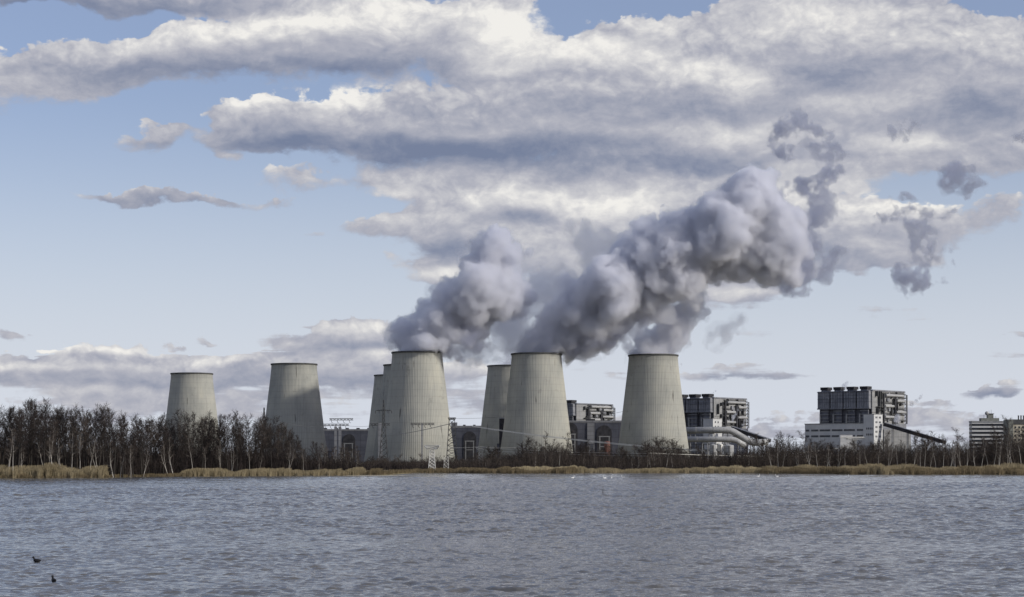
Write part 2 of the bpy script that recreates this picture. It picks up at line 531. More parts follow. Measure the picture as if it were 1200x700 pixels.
def clad(name, c1, c2, pitch=4.0, line=(.05, .05, .055), rough=.6, amount=.5, vertical=True):
    """profiled sheet cladding: tone by noise, joints at a pitch, rain dirt"""
    m, nt, out = material(name)
    b = nt.n.new('ShaderNodeBsdfPrincipled')
    tc = nt.n.new('ShaderNodeTexCoord')
    o = tc.outputs['Object']
    s = nt.xyz(o)
    n1 = nt.noise(nt.mapping(o, scale=(.06, .06, .10)), 1.0, 5, .62)
    dirt = nt.noise(nt.mapping(o, loc=(9, 4, 2), scale=(.6, .6, .05)), 1.0, 5, .6)
    col = nt.ramp(n1, [(.35, c1), (.65, c2)])
    col = nt.mix(nt.maprange(dirt, .5, .72, 0, .5), col, line)
    j = nt.math('SINE', nt.math('MULTIPLY', s[2], 2 * math.pi / pitch))
    col = nt.mix(nt.maprange(j, .80, 1.0, 0, amount), col, line)
    if vertical:
        j2 = nt.math('SINE', nt.math('MULTIPLY', nt.math('ADD', s[0], s[1]), 2 * math.pi / (pitch * 1.5)))
        col = nt.mix(nt.maprange(j2, .90, 1.0, 0, amount), col, line)
    nt.put(b.inputs['Base Color'], col)
    b.inputs['Roughness'].default_value = rough
    b.inputs['Specular IOR Level'].default_value = .3
    nt.l.new(b.outputs[0], out.inputs[0])
    return m


def water_material():
    m, nt, out = material('rippled_lake_water')
    b = nt.n.new('ShaderNodeBsdfPrincipled')
    tc = nt.n.new('ShaderNodeTexCoord')
    o = tc.outputs['Object']
    # small ripples on top of the modelled waves
    wv = nt.noise(nt.mapping(o, rot=(0, 0, R(10)), scale=(1.3, 2.2, 1)), 1.0, 3, .55, .4)
    w2 = nt.noise(nt.mapping(o, loc=(3, 8, 0), rot=(0, 0, R(-14)), scale=(4.0, 6.0, 1)), 1.0, 2, .5)
    h = nt.math('ADD', nt.math('MULTIPLY', wv, .10), nt.math('MULTIPLY', w2, .03))
    bp = nt.n.new('ShaderNodeBump'); bp.inputs['Strength'].default_value = 1.0; bp.inputs['Distance'].default_value = WAVE
    nt.put(bp.inputs['Height'], h)
    nt.put(b.inputs['Normal'], bp.outputs[0])
    nt.put(b.inputs['Base Color'], (.118, .114, .108))
    b.inputs['Roughness'].default_value = .06
    b.inputs['IOR'].default_value = 1.333
    nt.l.new(b.outputs[0], out.inputs[0])
    return m


WAVE = .8

M = {}
M['water'] = water_material()
M['shell'] = concrete_shell()
M['rim'] = plain('dark_rim_concrete', (.05, .05, .05), (.09, .09, .085), .3)
M['inside'] = plain('damp_inner_concrete', (.10, .10, .10), (.16, .16, .15), .1)
M['ground'] = plain('damp_meadow_earth', (.10, .085, .045), (.17, .145, .085), .05, .95, fine=.9)
M['sand'] = plain('pale_sand_spit', (.30, .27, .20), (.40, .36, .28), .2, .95)
M['hall'] = clad('blue_grey_hall_cladding', (.060, .065, .085), (.095, .10, .125), 9.0, (.035, .037, .05), .6, .35)
M['hall_pale'] = clad('pale_hall_band', (.16, .165, .18), (.23, .235, .25), 5.0, (.09, .09, .10))
M['dark'] = plain('sooty_dark_steel', (.018, .018, .022), (.045, .045, .052), .25, .7)
M['boiler_dark'] = clad('dark_boiler_cladding', (.095, .10, .122), (.155, .16, .185), 7.0, (.025, .026, .032), .6, .5)
M['boiler_mid'] = clad('mid_grey_boiler_cladding', (.16, .17, .195), (.25, .255, .275), 8.0, (.06, .06, .07), .6, .4)
M['boiler_pale'] = clad('pale_boiler_cladding', (.25, .255, .26), (.345, .345, .34), 6.0, (.14, .135, .13), .6, .45)
M['white_wall'] = clad('off_white_render', (.50, .51, .52), (.60, .60, .59), 3.4, (.40, .40, .40), .8, .2, False)
M['glass'] = plain('dark_window_glass', (.02, .022, .028), (.04, .045, .055), .4, .15)
M['steel'] = plain('galvanised_steel', (.22, .225, .23), (.34, .34, .34), .5, .5, .3)
M['dark_steel'] = plain('dark_lattice_steel', (.06, .062, .065), (.10, .10, .10), .5, .6, .2)
M['white_steel'] = plain('white_painted_lattice', (.60, .59, .55), (.75, .73, .68), .8, .5)
M['pipe'] = clad('silver_flue_duct_cladding', (.33, .335, .34), (.44, .44, .43), 5.0, (.20, .20, .21), .45, .35)
M['orange'] = plain('rusty_red_paint', (.15, .065, .05), (.22, .095, .075), .4, .6)
M['cream'] = plain('cream_facade_paint', (.48, .44, .35), (.60, .55, .44), .3, .8)
M['greenish'] = plain('grey_green_concrete', (.16, .165, .15), (.23, .235, .21), .3, .85)
M['bark'] = plain('dark_wet_bark', (.020, .018, .016), (.055, .048, .042), .9, .9)
M['bark_brown'] = plain('brown_bark', (.040, .032, .026), (.085, .068, .055), .9, .9)
M['twig'] = plain('dark_brown_twigs', (.022, .018, .017), (.050, .038, .034), .35, .9)
M['twig_red'] = plain('reddish_brown_twigs', (.034, .027, .023), (.072, .057, .048), .35, .9)
M['twig_grey'] = plain('grey_brown_twigs', (.060, .048, .040), (.12, .10, .085), .35, .9)
M['birch'] = plain('white_birch_bark', (.045, .04, .036), (.40, .37, .33), 1.1, .8, stretch=(1, 1, 3.0), spread=(.33, .46))
M['reed'] = plain('dry_tan_reed', (.205, .165, .095), (.40, .33, .205), .22, .9, fine=3.0)
M['reed_pale'] = plain('pale_straw_reed', (.36, .29, .17), (.52, .44, .28), .22, .9, fine=3.0)
M['reed_dark'] = plain('brown_reed', (.115, .09, .05), (.25, .195, .115), .22, .9, fine=3.0)
M['cable'] = plain('dull_aluminium_cable', (.10, .10, .11), (.16, .16, .16), .05, .5, .5)
M['bright_cable'] = plain('bright_aluminium_cable', (.55, .54, .50), (.70, .68, .62), .05, .5, .2)
M['swan'] = plain('white_plumage', (.70, .70, .68), (.80, .80, .78), 3, .8)
M['coot'] = plain('black_plumage', (.008, .008, .009), (.02, .02, .022), 5, .7)
M['beak'] = plain('pale_beak', (.55, .50, .45), (.65, .6, .55), 5, .5)
M['orange_beak'] = plain('orange_beak', (.55, .20, .05), (.6, .25, .06), 5, .5)


def steam_material(name, dens, skin, colour=(.93, .93, .95), aniso=.25):
    """water droplets that scatter light, with a thin veil of droplets at the boundary"""
    m, nt, out = material(name)
    vol = nt.n.new('ShaderNodeVolumePrincipled')
    nt.put(vol.inputs['Color'], colour)
    vol.inputs['Density'].default_value = dens
    vol.inputs['Anisotropy'].default_value = aniso
    nt.l.new(vol.outputs[0], out.inputs['Volume'])
    m.cycles.homogeneous_volume = True
    if not skin:
        return m
    tr = nt.n.new('ShaderNodeBsdfTransparent')
    df = nt.n.new('ShaderNodeBsdfTranslucent'); nt.put(df.inputs['Color'], (.8, .8, .82))
    mx = nt.n.new('ShaderNodeMixShader'); mx.inputs[0].default_value = skin
    nt.l.new(tr.outputs[0], mx.inputs[1]); nt.l.new(df.outputs[0], mx.inputs[2])
    nt.l.new(mx.outputs[0], out.inputs['Surface'])
    return m


STEAM = (.955, .961, .988)
TORN_C = (.74, .76, .84)  # darker albedo than STEAM: the wisps' shade is put into their colour
M['steam_core'] = steam_material('dense_steam_core', .16, 0, STEAM, .5)
M['steam_fringe'] = steam_material('ragged_steam_fringe', .12, 0, STEAM, .5)
M['steam_veil'] = steam_material('thin_steam_veil', .022, .012, STEAM, .62)
M['thin_core'] = steam_material('loose_steam', .045, 0, STEAM, .62)
M['thin_veil'] = steam_material('loose_steam_veil', .012, .012, STEAM, .62)
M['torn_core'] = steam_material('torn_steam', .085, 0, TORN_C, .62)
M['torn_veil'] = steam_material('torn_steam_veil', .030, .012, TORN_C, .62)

# ------------------------------------------------------------------ ground and water
SHORE = [(-3000, 300), (-600, 470), (-260, 520), (-150, 545), (-119, 560), (-115, 588), (-110, 594), (-104, 604), (-80, 622), (-50, 640), (-44, 642),
         (-42, 700), (-40, 765), (-25, 772), (-10, 745), (10, 742), (22, 746), (27, 772), (60, 770), (90, 755), (118, 720), (122, 690), (150, 682), (180, 678), (200, 672), (260, 655), (600, 560), (3000, 300)]


def shore_y(x):
    for (x0, y0), (x1, y1) in zip(SHORE, SHORE[1:]):
        if x0 <= x <= x1:
            return y0 + (y1 - y0) * (x - x0) / (x1 - x0)
    return 300.0


GROUND_ROWS = [(-25, -1.0), (0, -.02), (1.5, .22), (8, .45), (40, .7), (150, 1.2), (600, 2.0), (1200, 2.2), (2600, 2.4), (8000, 2.5), (45000, 2.5)]


def ground_z(x, y):
    d = y - shore_y(x)
    for (a, za), (b, zb) in zip(GROUND_ROWS, GROUND_ROWS[1:]):
        if d <= b:
            return za + (zb - za) * max(0.0, (d - a)) / (b - a)
    return 2.5


def make_ground():
    xs = sorted(set([x for x, _ in SHORE] + list(np.linspace(-250, 330, 146)) + list(np.linspace(-3000, 3000, 41))))
    mb = MB()
    r2 = random.Random(3)
    jit = [r2.uniform(-1.5, 1.5) for _ in xs]
    for d, z in GROUND_ROWS:
        sp = max(1.0, d / 1500.0)
        for k, x in enumerate(xs):
            mb.v.append((x * sp, shore_y(x) + d + jit[k] * (1 if d < 60 else 0), z))
    n = len(xs)
    for i in range(len(GROUND_ROWS) - 1):
        for k in range(n - 1):
            mb.f.append((i * n + k, i * n + k + 1, (i + 1) * n + k + 1, (i + 1) * n + k))
    tag(mb.build('ground', M['ground']), kind='structure')
    make_lake()


def make_lake():
    """the lake: a wind-rippled patch in front of the viewer set in a flat sheet that reaches far to all sides"""
    gen = np.random.default_rng(4)
    ys = [38.0]
    while ys[-1] < 800:
        ys.append(ys[-1] + max(.17, ys[-1] * .00145))
    ys = np.array(ys)
    nu = 720
    u = np.linspace(-1, 1, nu)
    half = .31 * ys + 6
    X = half[:, None] * u[None, :]
    Y_ = np.repeat(ys[:, None], nu, 1)
    cell = np.maximum(.17, ys * .00145)
    Z = np.zeros_like(X)
    for k in range(64):
        lam = .44 * (3.0 / .44) ** ((k + gen.random()) / 64)
        th = gen.normal(R(84), R(34))
        kk = 2 * math.pi / lam
        slope = .040
        fade = np.clip((lam / cell - 2.4) / 1.2, 0, 1)
        # the longer waves carry the slope where the fine ones are too small for the mesh
        if lam > 1.25:
            fade = fade * np.clip((ys - 90) / 160, .12, 1.3)
        grp = .5 + .5 * np.sin(X * (kk * .11 * math.cos(th + 1.1)) + Y_ * (kk * .07 * math.sin(th + 1.1)) + gen.random() * 6.28)
        Z += (slope / kk * fade)[:, None] * np.sin(X * (kk * math.cos(th)) + Y_ * (kk * math.sin(th)) + gen.random() * 6.28) * (.12 + 1.7 * grp ** 3)
    # short steep wavelets that come in small scattered groups
    def patchy(n, cell_x, cell_y):
        mx, my = int(2 * half[-1] / cell_x) + 8, int((ys[-1] - ys[0]) / cell_y) + 8
        L = gen.standard_normal((my, mx)).astype(np.float32)
        fx = (X + half[-1]) / cell_x + 1; fy = (Y_ - ys[0]) / cell_y + 1
        ix = np.floor(fx).astype(int); iy = np.floor(fy).astype(int); tx = fx - ix; ty = fy - iy
        tx = tx * tx * (3 - 2 * tx); ty = ty * ty * (3 - 2 * ty)
        return (L[iy, ix] * (1 - tx) + L[iy, ix + 1] * tx) * (1 - ty) + (L[iy + 1, ix] * (1 - tx) + L[iy + 1, ix + 1] * tx) * ty
    for k in range(10):
        lam = gen.uniform(.5, 1.05) if k < 7 else gen.uniform(1.0, 1.5); th = gen.normal(R(88), R(24)); kk = 2 * math.pi / lam
        env = np.clip(patchy(0, lam * 1.0, lam * 1.3) - .8, 0, 1.2) * np.clip(.8 + .5 * patchy(0, 14, 9), .1, 1.8)
        fade = np.clip((lam / cell - 2.4) / 1.2, 0, 1)
        Z += (.25 / kk * fade)[:, None] * env * np.sin(X * (kk * math.cos(th)) + Y_ * (kk * math.sin(th)) + gen.random() * 6.28)
    gust = np.zeros_like(X)
    for k in range(9):
        lx, ly = 260 / 1.45 ** k, 110 / 1.5 ** k
        a, b = gen.normal(0, 1), gen.normal(0, 1)
        gust += np.sin(X / lx * 6.28 * a * .6 + Y_ / ly * 6.28 * b * .5 + gen.random() * 6.28) / (1 + k * .35)
    gust = np.clip(1 + .22 * gust, .45, 1.6)
    Z *= gust
    Z += .0
    edge = np.minimum(1, (1 - np.abs(u)) * 25)[None, :]
    Z *= edge * np.minimum(1, (ys - ys[0]) / 3)[:, None] * np.clip((790 - ys) / 40, 0, 1)[:, None]
    nr = len(ys)
    V = np.stack([X, Y_, Z], -1).reshape(-1, 3)
    i = (np.arange(nr - 1)[:, None] * nu + np.arange(nu - 1)[None, :]).ravel()
    Fq = np.stack([i, i + 1, i + nu + 1, i + nu], -1)
    # flat surround that shares the patch's corners
    b0 = len(V)
    o = [(-9000, -600, 0), (9000, -600, 0), (9000, 1500, 0), (-9000, 1500, 0)]
    V = np.concatenate([V, np.array(o)])
    c0, c1, c2, c3 = 0, nu - 1, nr * nu - 1, (nr - 1) * nu
    left = [r * nu for r in range(nr)]; right = [r * nu + nu - 1 for r in range(nr)]
    polys = [list(f) for f in ([b0, b0 + 1, c1, c0], [b0 + 1, b0 + 2, c2, c1], [b0 + 2, b0 + 3, c3, c2], [b0 + 3, b0, c0, c3])]
    me = bpy.data.meshes.new('water')
    nq = len(Fq) + 4
    me.vertices.add(len(V)); me.vertices.foreach_set('co', V.astype(np.float32).ravel())
    idx = np.concatenate([Fq.ravel(), np.array(polys).ravel()]).astype(np.int32)
    me.loops.add(nq * 4); me.polygons.add(nq)
    me.loops.foreach_set('vertex_index', idx)
    me.polygons.foreach_set('loop_start', (np.arange(nq) * 4).astype(np.int32))
    me.polygons.foreach_set('use_smooth', [True] * nq)
    me.update(calc_edges=True)
    me.materials.append(M['water'])
    o = link('water', me)
    tag(o, kind='structure')


make_ground()

# ------------------------------------------------------------------ cooling towers
PROFILE = [(0, 24.9), (4, 24.95), (10, 25.5), (20, 26.6), (32, 28.1), (54, 30.7), (75.5, 33.3), (97, 36.3), (109.5, 38.3)]
TOWER_H = 109.5


def make_tower(label, px, py_top, Y):
    g = 1.9
    t = thing('cooling_tower', label, 'cooling tower', (xat(px, Y), Y, g), group='concrete cooling towers of the power station')
    k = (zat(py_top, Y) - g) / TOWER_H
    t.scale = (1, 1, k)
    return t


def tower_meshes():
    zs = np.linspace(0, TOWER_H, 40)
    d = [p[0] for p in PROFILE]; r = [p[1] for p in PROFILE]
    prof = [(float(np.interp(TOWER_H - z, d, r)), float(z)) for z in zs]
    inner = [(rr - .7, z) for rr, z in reversed(prof)]
    shell = MB().lathe(prof, 144)
    lining = MB().lathe(inner, 96)
    top = prof[-1][0]
    rim = MB().lathe([(top + .02, TOWER_H - 1.2), (top + .75, TOWER_H - 1.1), (top + .8, TOWER_H + .35), (top - .75, TOWER_H + .4), (top - .8, TOWER_H - .6)], 144)
    basin = MB().lathe([(prof[0][0] + 2.2, 0), (prof[0][0] + 2.2, 2.2), (prof[0][0] + .02, 2.25)], 96)
    return shell.mesh('shell', M['shell'], True), lining.mesh('lining', M['inside'], True), rim.mesh('rim', M['rim']), basin.mesh('basin_wall', M['inside'])


TM = tower_meshes()
TOWERS = [
    ('big pale cooling tower left of centre, two more towers peeking out behind its left side', 489, 413.3, 1890),
    ('big middle cooling tower with the largest steam plume, overlapping another tower on its left', 628.8, 415, 1905),
    ('sunlit cooling tower standing alone right of centre with dark cracks low on its wall', 765.5, 416.6, 1936),
    ('cooling tower half hidden directly behind the big left-of-centre tower, the middle one of three', 476, 428, 2126),
    ('narrow visible edge of a cooling tower, the farthest back of the three overlapping ones', 462.2, 440, 2381),
    ('cooling tower partly hidden by the big middle tower, a dark slit at its right side', 597.5, 429, 2145),
    ('grey cooling tower without steam behind the right end of the bare wood', 344.7, 427, 2100),
    ('smallest leftmost cooling tower without steam, rising over the bare wood', 224.8, 438, 2310),
]
for lab, px, py, Y in TOWERS:
    t = make_tower(lab, px, py, Y)
    t['label'] = lab
    for nm, me in zip(('shell', 'lining', 'rim', 'basin_wall'), TM):
        link(nm, me, t)

# ------------------------------------------------------------------ halls of the power station


def arch(mb, cx, r, z0, z1, y, n=16):
    """round-headed opening panel (x-z) with a little depth"""
    poly = [(cx - r, z0), (cx + r, z0)] + [(cx + r * math.cos(a), z1 - r + r * math.sin(a)) for a in np.linspace(0, math.pi, n)]
    mb.prism(poly, y - .5, y + .2)


def hall(label, x0, x1, ytop, Y, arches, depth=70):
    g = 2.0
    X0, X1 = xat(x0, Y), xat(x1, Y)
    H = zat(ytop, Y) - g
    t = thing('machine_hall', label, 'factory hall', ((X0 + X1) / 2, Y, g))
    w = (X1 - X0) / 2
    MB().box(-w, w, 0, depth, 0, H - 2.5).build('wall', M['hall'], t)
    MB().box(-w - .4, w + .4, -.4, depth, H - 2.5, H).build('parapet', M['hall_pale'], t)
    for (ax, r, zb, zt) in arches:
        a = MB(); arch(a, xat(ax, Y) - (X0 + X1) / 2, r, zb, zt, -.3)
        a.build('arched_opening', M['dark'], t)
        fr = MB()
        cx = xat(ax, Y) - (X0 + X1) / 2
        for sx in (-1, 1):
            fr.box(cx + sx * r * .62 - .5, cx + sx * r * .62 + .5, -9, -8, 0, zb + (zt - zb) * .62)
        fr.box(cx - r * .75, cx + r * .75, -9, -8, zb + (zt - zb) * .62, zb + (zt - zb) * .62 + 1.0)
        fr.box(cx - r * .62, cx + r * .62, -8.8, -8.2, zb + (zt - zb) * .3, zb + (zt - zb) * .3 + .7)
        fr.build('duct_frame', M['steel'], t)
    return t, w, H


t, w, H = hall('dark blue-grey hall with an arched opening between the two left groups of towers', 374, 440, 503, 2450, [(409, 8, 4, 37)])
for k in range(5):
    MB().box(-w + 5 + k * 14, -w + 9 + k * 14, 8, 14, H, H + 1.6).build('roof_vent', M['dark'], t)
t, w, H = hall('dark hall with an arched opening right of the big left-of-centre tower', 515, 600, 499, 2290, [(550.5, 7.5, 6, 38), (589, 5, 6, 36)])
MB().box(-w + 14, -w + 21, 5, 14, H, H + 4).build('roof_cabin', M['hall_pale'], t)
for k in range(4):
    MB().box(-w + 28 + k * 12, -w + 31 + k * 12, 8, 14, H, H + 1.3).build('roof_vent', M['dark'], t)
t, w, H = hall('grey hall with round-topped openings between the middle and the lone right tower', 655, 760, 493, 2160, [(668, 8.5, 10, 46), (708, 8.5, 8, 43)])
MB().box(-w + 32, -w + 40, -1.2, -.45, 0, H - 3).build('stair_shaft', M['hall_pale'], t)
MB().box(-w + 31, -w + 41, 4, 12, H, H + 2).build('roof_cabin', M['dark'], t)

# slim dark duct shaft between the two overlapping towers
Y = 2040
t = thing('duct_shaft', 'dark slim shaft seen in the slit between the two overlapping middle towers', 'industrial shaft', (xat(588.5, Y), Y, 2))
MB().box(-3.2, 3.2, 0, 8, 0, zat(491, Y) - 2).build('casing', M['dark'], t)
MB().box(-5.5, -3.25, 1, 7, 0, zat(520, Y) - 2).build('lower_casing', M['boiler_dark'], t)
MB().box(-3.4, 3.4, -.3, 8.2, zat(491, Y) - 2, zat(490, Y) - 1.6).build('cap', M['boiler_mid'], t)


def boiler_house(label, corner_px, Y, ytop, ymid, ybase, bays, right_len, pitch=21.5, skin_right='boiler_pale'):
    """block seen over its near corner: local x runs along the sunny right face, local y along the shaded left face"""
    g = 2.0
    sc = Y / F
    t = thing('boiler_house', label, 'boiler house', (xat(corner_px, Y), Y, g), R(50))
    zt, zm, zb = zat(ytop, Y) - g, zat(ymid, Y) - g, zat(ybase, Y) - g
    Ll = bays * pitch
    # core
    MB().box(.5, right_len - .5, 2.5, Ll - .5, 0, zt - 1.5).build('core', M['boiler_dark'], t)
    MB().box(-1.5, right_len + 4, -1.0, Ll + 4, 0, zb).build('plinth', M['boiler_mid'], t)
    for k in range(bays):
        y0 = k * pitch + .8
        y1 = (k + 1) * pitch - 1.2
        b = MB(); b.box(-5.5, .4, y0, y1, zm, zt - .6); b.box(-6.0, .4, y0 - .5, y1 + .5, zm - 1.4, zm)
        b.build('upper_bay', M['boiler_mid'], t)
        b = MB(); b.box(-3.2, .4, y0 + 2.2, y1 - 5.5, zb, zm - 1.4)
        b.build('lower_bay', M['boiler_dark'], t)
        p = MB(); p.tube((-3.2, y1 - 2.6, zb), (-3.2, y1 - 2.6, zb + (zm - zb) * .62), 1.1, n=10)
        p.build('drain_pipe', M['steel'], t)
        c = MB(); c.box(-3.0, 6, y0 + pitch * .22, y1 - pitch * .2, zt - 1.5, zt + 1.2)
        st = c.build('stack_base', M['boiler_dark'], t)
        s = MB()
        for q in range(5):
            s.box(-4.2, 6.8, y0 + pitch * (.16 + q * .125), y0 + pitch * (.225 + q * .125), zt + 1.25, zt + 4.6)
        s.box(-4.0, 6.6, y0 + pitch * .15, y0 + pitch * .735, zt + 2.4, zt + 3.3)
        s.build('vent_cowl', M['dark'], t)
    # right face: pale panels behind galleries, ducts and a stair cage
    f = MB(); f.box(0, right_len, -.8, .4, zm - 6, zt - 1.0); f.box(0, right_len, -.8, .4, zb, zm - 6.4)
    f.build('front_panel', M[skin_right], t)
    f = MB(); f.box(-.4, right_len + .4, -1.6, 2.4, zt - 1.0, zt + .6)
    f.build('roof_edge', M['boiler_mid'], t)
    g_ = right_len * .30
    hs = [zb + (zt - zb) * q for q in (.10, .27, .45, .62, .80, .91)]
    for z in hs:
        s = MB(); s.box(g_, right_len + 1.0, -2.4, -.85, z, z + .7)
        for q in range(int((right_len - g_) / 6)):
            s.box(g_ + q * 6, g_ + q * 6 + .35, -2.4, -2.1, z + .7, z + 2.0)
        s.box(g_, right_len + 1.0, -2.4, -2.2, z + 1.9, z + 2.15)
        s.build('gallery', M['dark_steel'], t)
    for q, (u, wd) in enumerate(((.27, 4.5), (.62, 5.5), (.70, 2.2))):
        s = MB(); s.box(right_len * u, right_len * u + wd * .6, -4.4, -2.5, zb, zt - 4 - 5 * q)
        s.build('riser_duct', M['dark'], t)
    for q, (u0, u1, z) in enumerate(((.33, .60, .20), (.68, .97, .36), (.33, .60, .53), (.70, .96, .70), (.36, .9, .86))):
        s = MB(); s.tube((right_len * u0, -3.0, zb + (zt - zb) * z), (right_len * u1, -3.0, zb + (zt - zb) * z), 1.7, n=10)
        s.build('header_pipe', M['pipe'], t)
    fr = random.Random(int(corner_px))
    s = MB()
    for q in range(26):
        u = fr.uniform(.06, .97) * right_len; z = zb + (zt - zb) * fr.uniform(.05, .85)
        if fr.random() < .5:
            s.box(u, u + fr.uniform(.5, 1.3), -3.6 - fr.random(), -.9, z, min(zt - 1, z + fr.uniform(4, 16)))
        else:
            s.box(u, min(right_len, u + fr.uniform(4, 14)), -3.4 - fr.random(), -.9, z, z + fr.uniform(.4, 1.2))
        s.build('service_duct', M['dark_steel'], t)
        s = MB()
    for q in range(10):
        u = fr.uniform(.3, .9) * right_len; z = zb + (zt - zb) * fr.uniform(.04, .86); wq = fr.uniform(2.5, 6)
        s.box(u, min(right_len - .5, u + wq), -2.6 - fr.random() * .4, -.85, z, z + fr.uniform(2.5, 6))
        s.build('equipment_housing', M['boiler_mid'], t)
        s = MB()
    for k in range(bays):
        y0 = k * pitch + .8; y1 = (k + 1) * pitch - 1.2
        s = MB()
        for q in range(1, 5):
            yy = y0 + (y1 - y0) * q / 5
            s.box(-5.75, -5.52, yy - .18, yy + .18, zm, zt - .8)
        s.box(-6.1, -5.52, y0, y1, zm + (zt - zm) * .52, zm + (zt - zm) * .52 + .5)
        s.box(-6.6, -5.52, y0 - .3, y1 + .3, zt - 1.9, zt - 1.2)
        s.build('panel_rib', M['boiler_dark'], t)
        s = MB()
        for q in range(4):
            z = zb + (zm - 1.6 - zb) * (q + .5) / 4
            s.box(-4.6, -3.25, y0 + 1.5, y1 - 3.5, z, z + .5)
        s.build('walkway', M['steel'], t)
    s = MB()
    for q in range(9):
        z0 = zb + (zt - zb - 4) * q / 9; z1 = zb + (zt - zb - 4) * (q + 1) / 9
        s.box(right_len + 1.1, right_len + 3.6, -3.0, 1.5, z1 - .6, z1)
        s.tube((right_len + 1.2, -1.8, z0), (right_len + 3.4, -1.8, z1), .45, n=4)
    for a in (1.15, 3.1):
        s.box(right_len + a, right_len + a + .5, -3.1, -2.6, zb, zt - 4)
    s.build('stair_cage', M['dark_steel'], t)
    return t, zt, zm, zb, g


# farthest right: the boiler house with the white office wing
Y3 = 2300
t3, zt, zm, zb, g3 = boiler_house('tallest right boiler house with four roof vents above the long white office wing', 1021.5, Y3, 457.2, 477.8, 496, 4, 80, 18.2)
# the one by the flue ducts
Y2 = 2340
t2, *_ = boiler_house('boiler house right of the lone sunlit tower, above the big silver flue ducts', 836, Y2, 466, 482, 501.5, 4, 72, 19)
Y1 = 2500
t1, *_ = boiler_house('boiler house whose top shows over the grey hall between two towers', 675, Y1, 473, 486, 496, 3, 78)

# white wing with rows of windows and its stair tower
def white_wing():
    Y = 2240
    g = 2.0
    sc = Y / F
    t = thing('office_wing', 'long white office wing with two window rows and a taller stair tower', 'office building', (xat(1024, Y), Y, g), R(50))
    H = zat(496.5, Y) - g
    HT = zat(486, Y) - g
    L = 68.5 * sc / .766
    MB().box(0, 14, 13, L + 4, 0, H).build('wall', M['white_wall'], t)
    MB().box(-.4, 14.4, 13.3, L + 4.4, H, H + 1.0).build('roof_edge', M['steel'], t)
    MB().box(-1.5, 19, -1, 12.8, 0, HT).build('stair_tower', M['white_wall'], t)
    MB().box(-1.8, 19.3, -1.3, 13.1, HT, HT + .8).build('tower_roof', M['steel'], t)
    win = MB().box(-.12, .12, -.6, .6, 0, 2.3).mesh('window', M['glass'])
    win_side = MB().box(-.85, .85, -.12, .12, 0, 2.2).mesh('window', M['glass'])
    for z in (H - 8.5, H - 15.5):
        for gr, (a, n) in enumerate(((15, 5), (26, 9), (42.5, 9), (59, 9), (75.5, 6), (88, 4))):
            for q in range(n):
                o = link('window', win, t); o.location = (-.05, a + q * 1.65, z)
                if a + q * 1.65 > L + 2:
                    bpy.data.objects.remove(o)
    for z in (H - 7, H - 14):
        for q in range(4):
            o = link('window', win, t); o.location = (-1.55, 1.5 + q * 2.3, z)
    for k in range(5):
        for a in (3.0, 5.6, 11.2, 13.8):
            o = link('window', win_side, t); o.location = (a, -1.05, HT - 4.4 - k * 5.6)
    return t


white_wing()
# pale base building and sloping coal conveyor on its right
Y = 2270
t = thing('transfer_house', 'low pale block under the right boiler house where the coal conveyor arrives', 'industrial building', (xat(1042, Y), Y + 22, 2), R(14))
hh = zat(497, Y) - 2
MB().box(-2, 33, 0, 30, 0, hh - 7).build('wall', M['boiler_pale'], t)
MB().box(-2.3, 33.3, -.3, 30, hh - 7, hh - 6).build('roof_edge', M['steel'], t)


def conveyor(label, px0, py0, px1, py1, Y, half=1.9, legs=4):
    a, b = at(px0, py0, Y), at(px1, py1, Y - 40)
    t = thing('coal_conveyor', label, 'conveyor bridge', (a.x, a.y, 2))
    o = Vector((a.x, a.y, 2))
    pa, pb = a - o, b - o
    d = (pb - pa).normalized(); s = Vector((d.y, -d.x, 0)).normalized(); u = s.cross(d)
    if u.z < 0: u = -u
    mb = MB()
    for (h0, h1) in ((-half, half),):
        c = [pa + s * 2.4 * i + u * j for i, j in ((-1, h0), (1, h0), (1, h1), (-1, h1))]
        e = [q + (pb - pa) for q in c]
        n = len(mb.v); mb.v += [tuple(q) for q in c + e]
        for q in ((0, 1, 2, 3), (7, 6, 5, 4), (0, 4, 5, 1), (1, 5, 6, 2), (2, 6, 7, 3), (3, 7, 4, 0)):
            mb.f.append(tuple(n + k for k in q))
    mb.build('gallery', M['dark'], t)
    ro = MB()
    c = [pa + s * 2.7 * i + u * j for i, j in ((-1, half + .01), (1, half + .01), (1, half + .6), (-1, half + .6))]
    e = [q + (pb - pa) for q in c]
    n = len(ro.v); ro.v += [tuple(q) for q in c + e]
    for q in ((0, 1, 2, 3), (7, 6, 5, 4), (0, 4, 5, 1), (1, 5, 6, 2), (2, 6, 7, 3), (3, 7, 4, 0)):
        ro.f.append(tuple(n + k for k in q))
    ro.build('roof', M['boiler_mid'], t)
    for k in range(legs):
        p = pa + (pb - pa) * ((k + .6) / legs)
        lg = MB()
        for sx in (-2.2, 2.2):
            lg.tube(p + s * sx + u * -half, Vector((p.x + s.x * sx * 1.3, p.y + s.y * sx * 1.3, 0)), .5, n=6)
        lg.build('trestle', M['steel'], t)
    return t


conveyor('dark enclosed coal conveyor sloping down to the right from the right boiler house', 1036, 497.5, 1108, 519, 2250)
conveyor('short dark conveyor sloping down behind the big silver flue ducts', 858, 502, 902, 517, 2290, legs=3)

# white low annex in front of the wing
Y = 2180
t = thing('white_annex', 'small low white annex before the long office wing', 'small building', (xat(992, Y), Y, 2))
MB().box(-7, 7, 0, 10, 0, zat(510, Y) - 2).build('wall', M['white_wall'], t)
MB().box(-7.3, 20, -.3, 10.3, zat(513, Y) - 2, zat(512, Y) - 2).build('canopy', M['white_steel'], t)

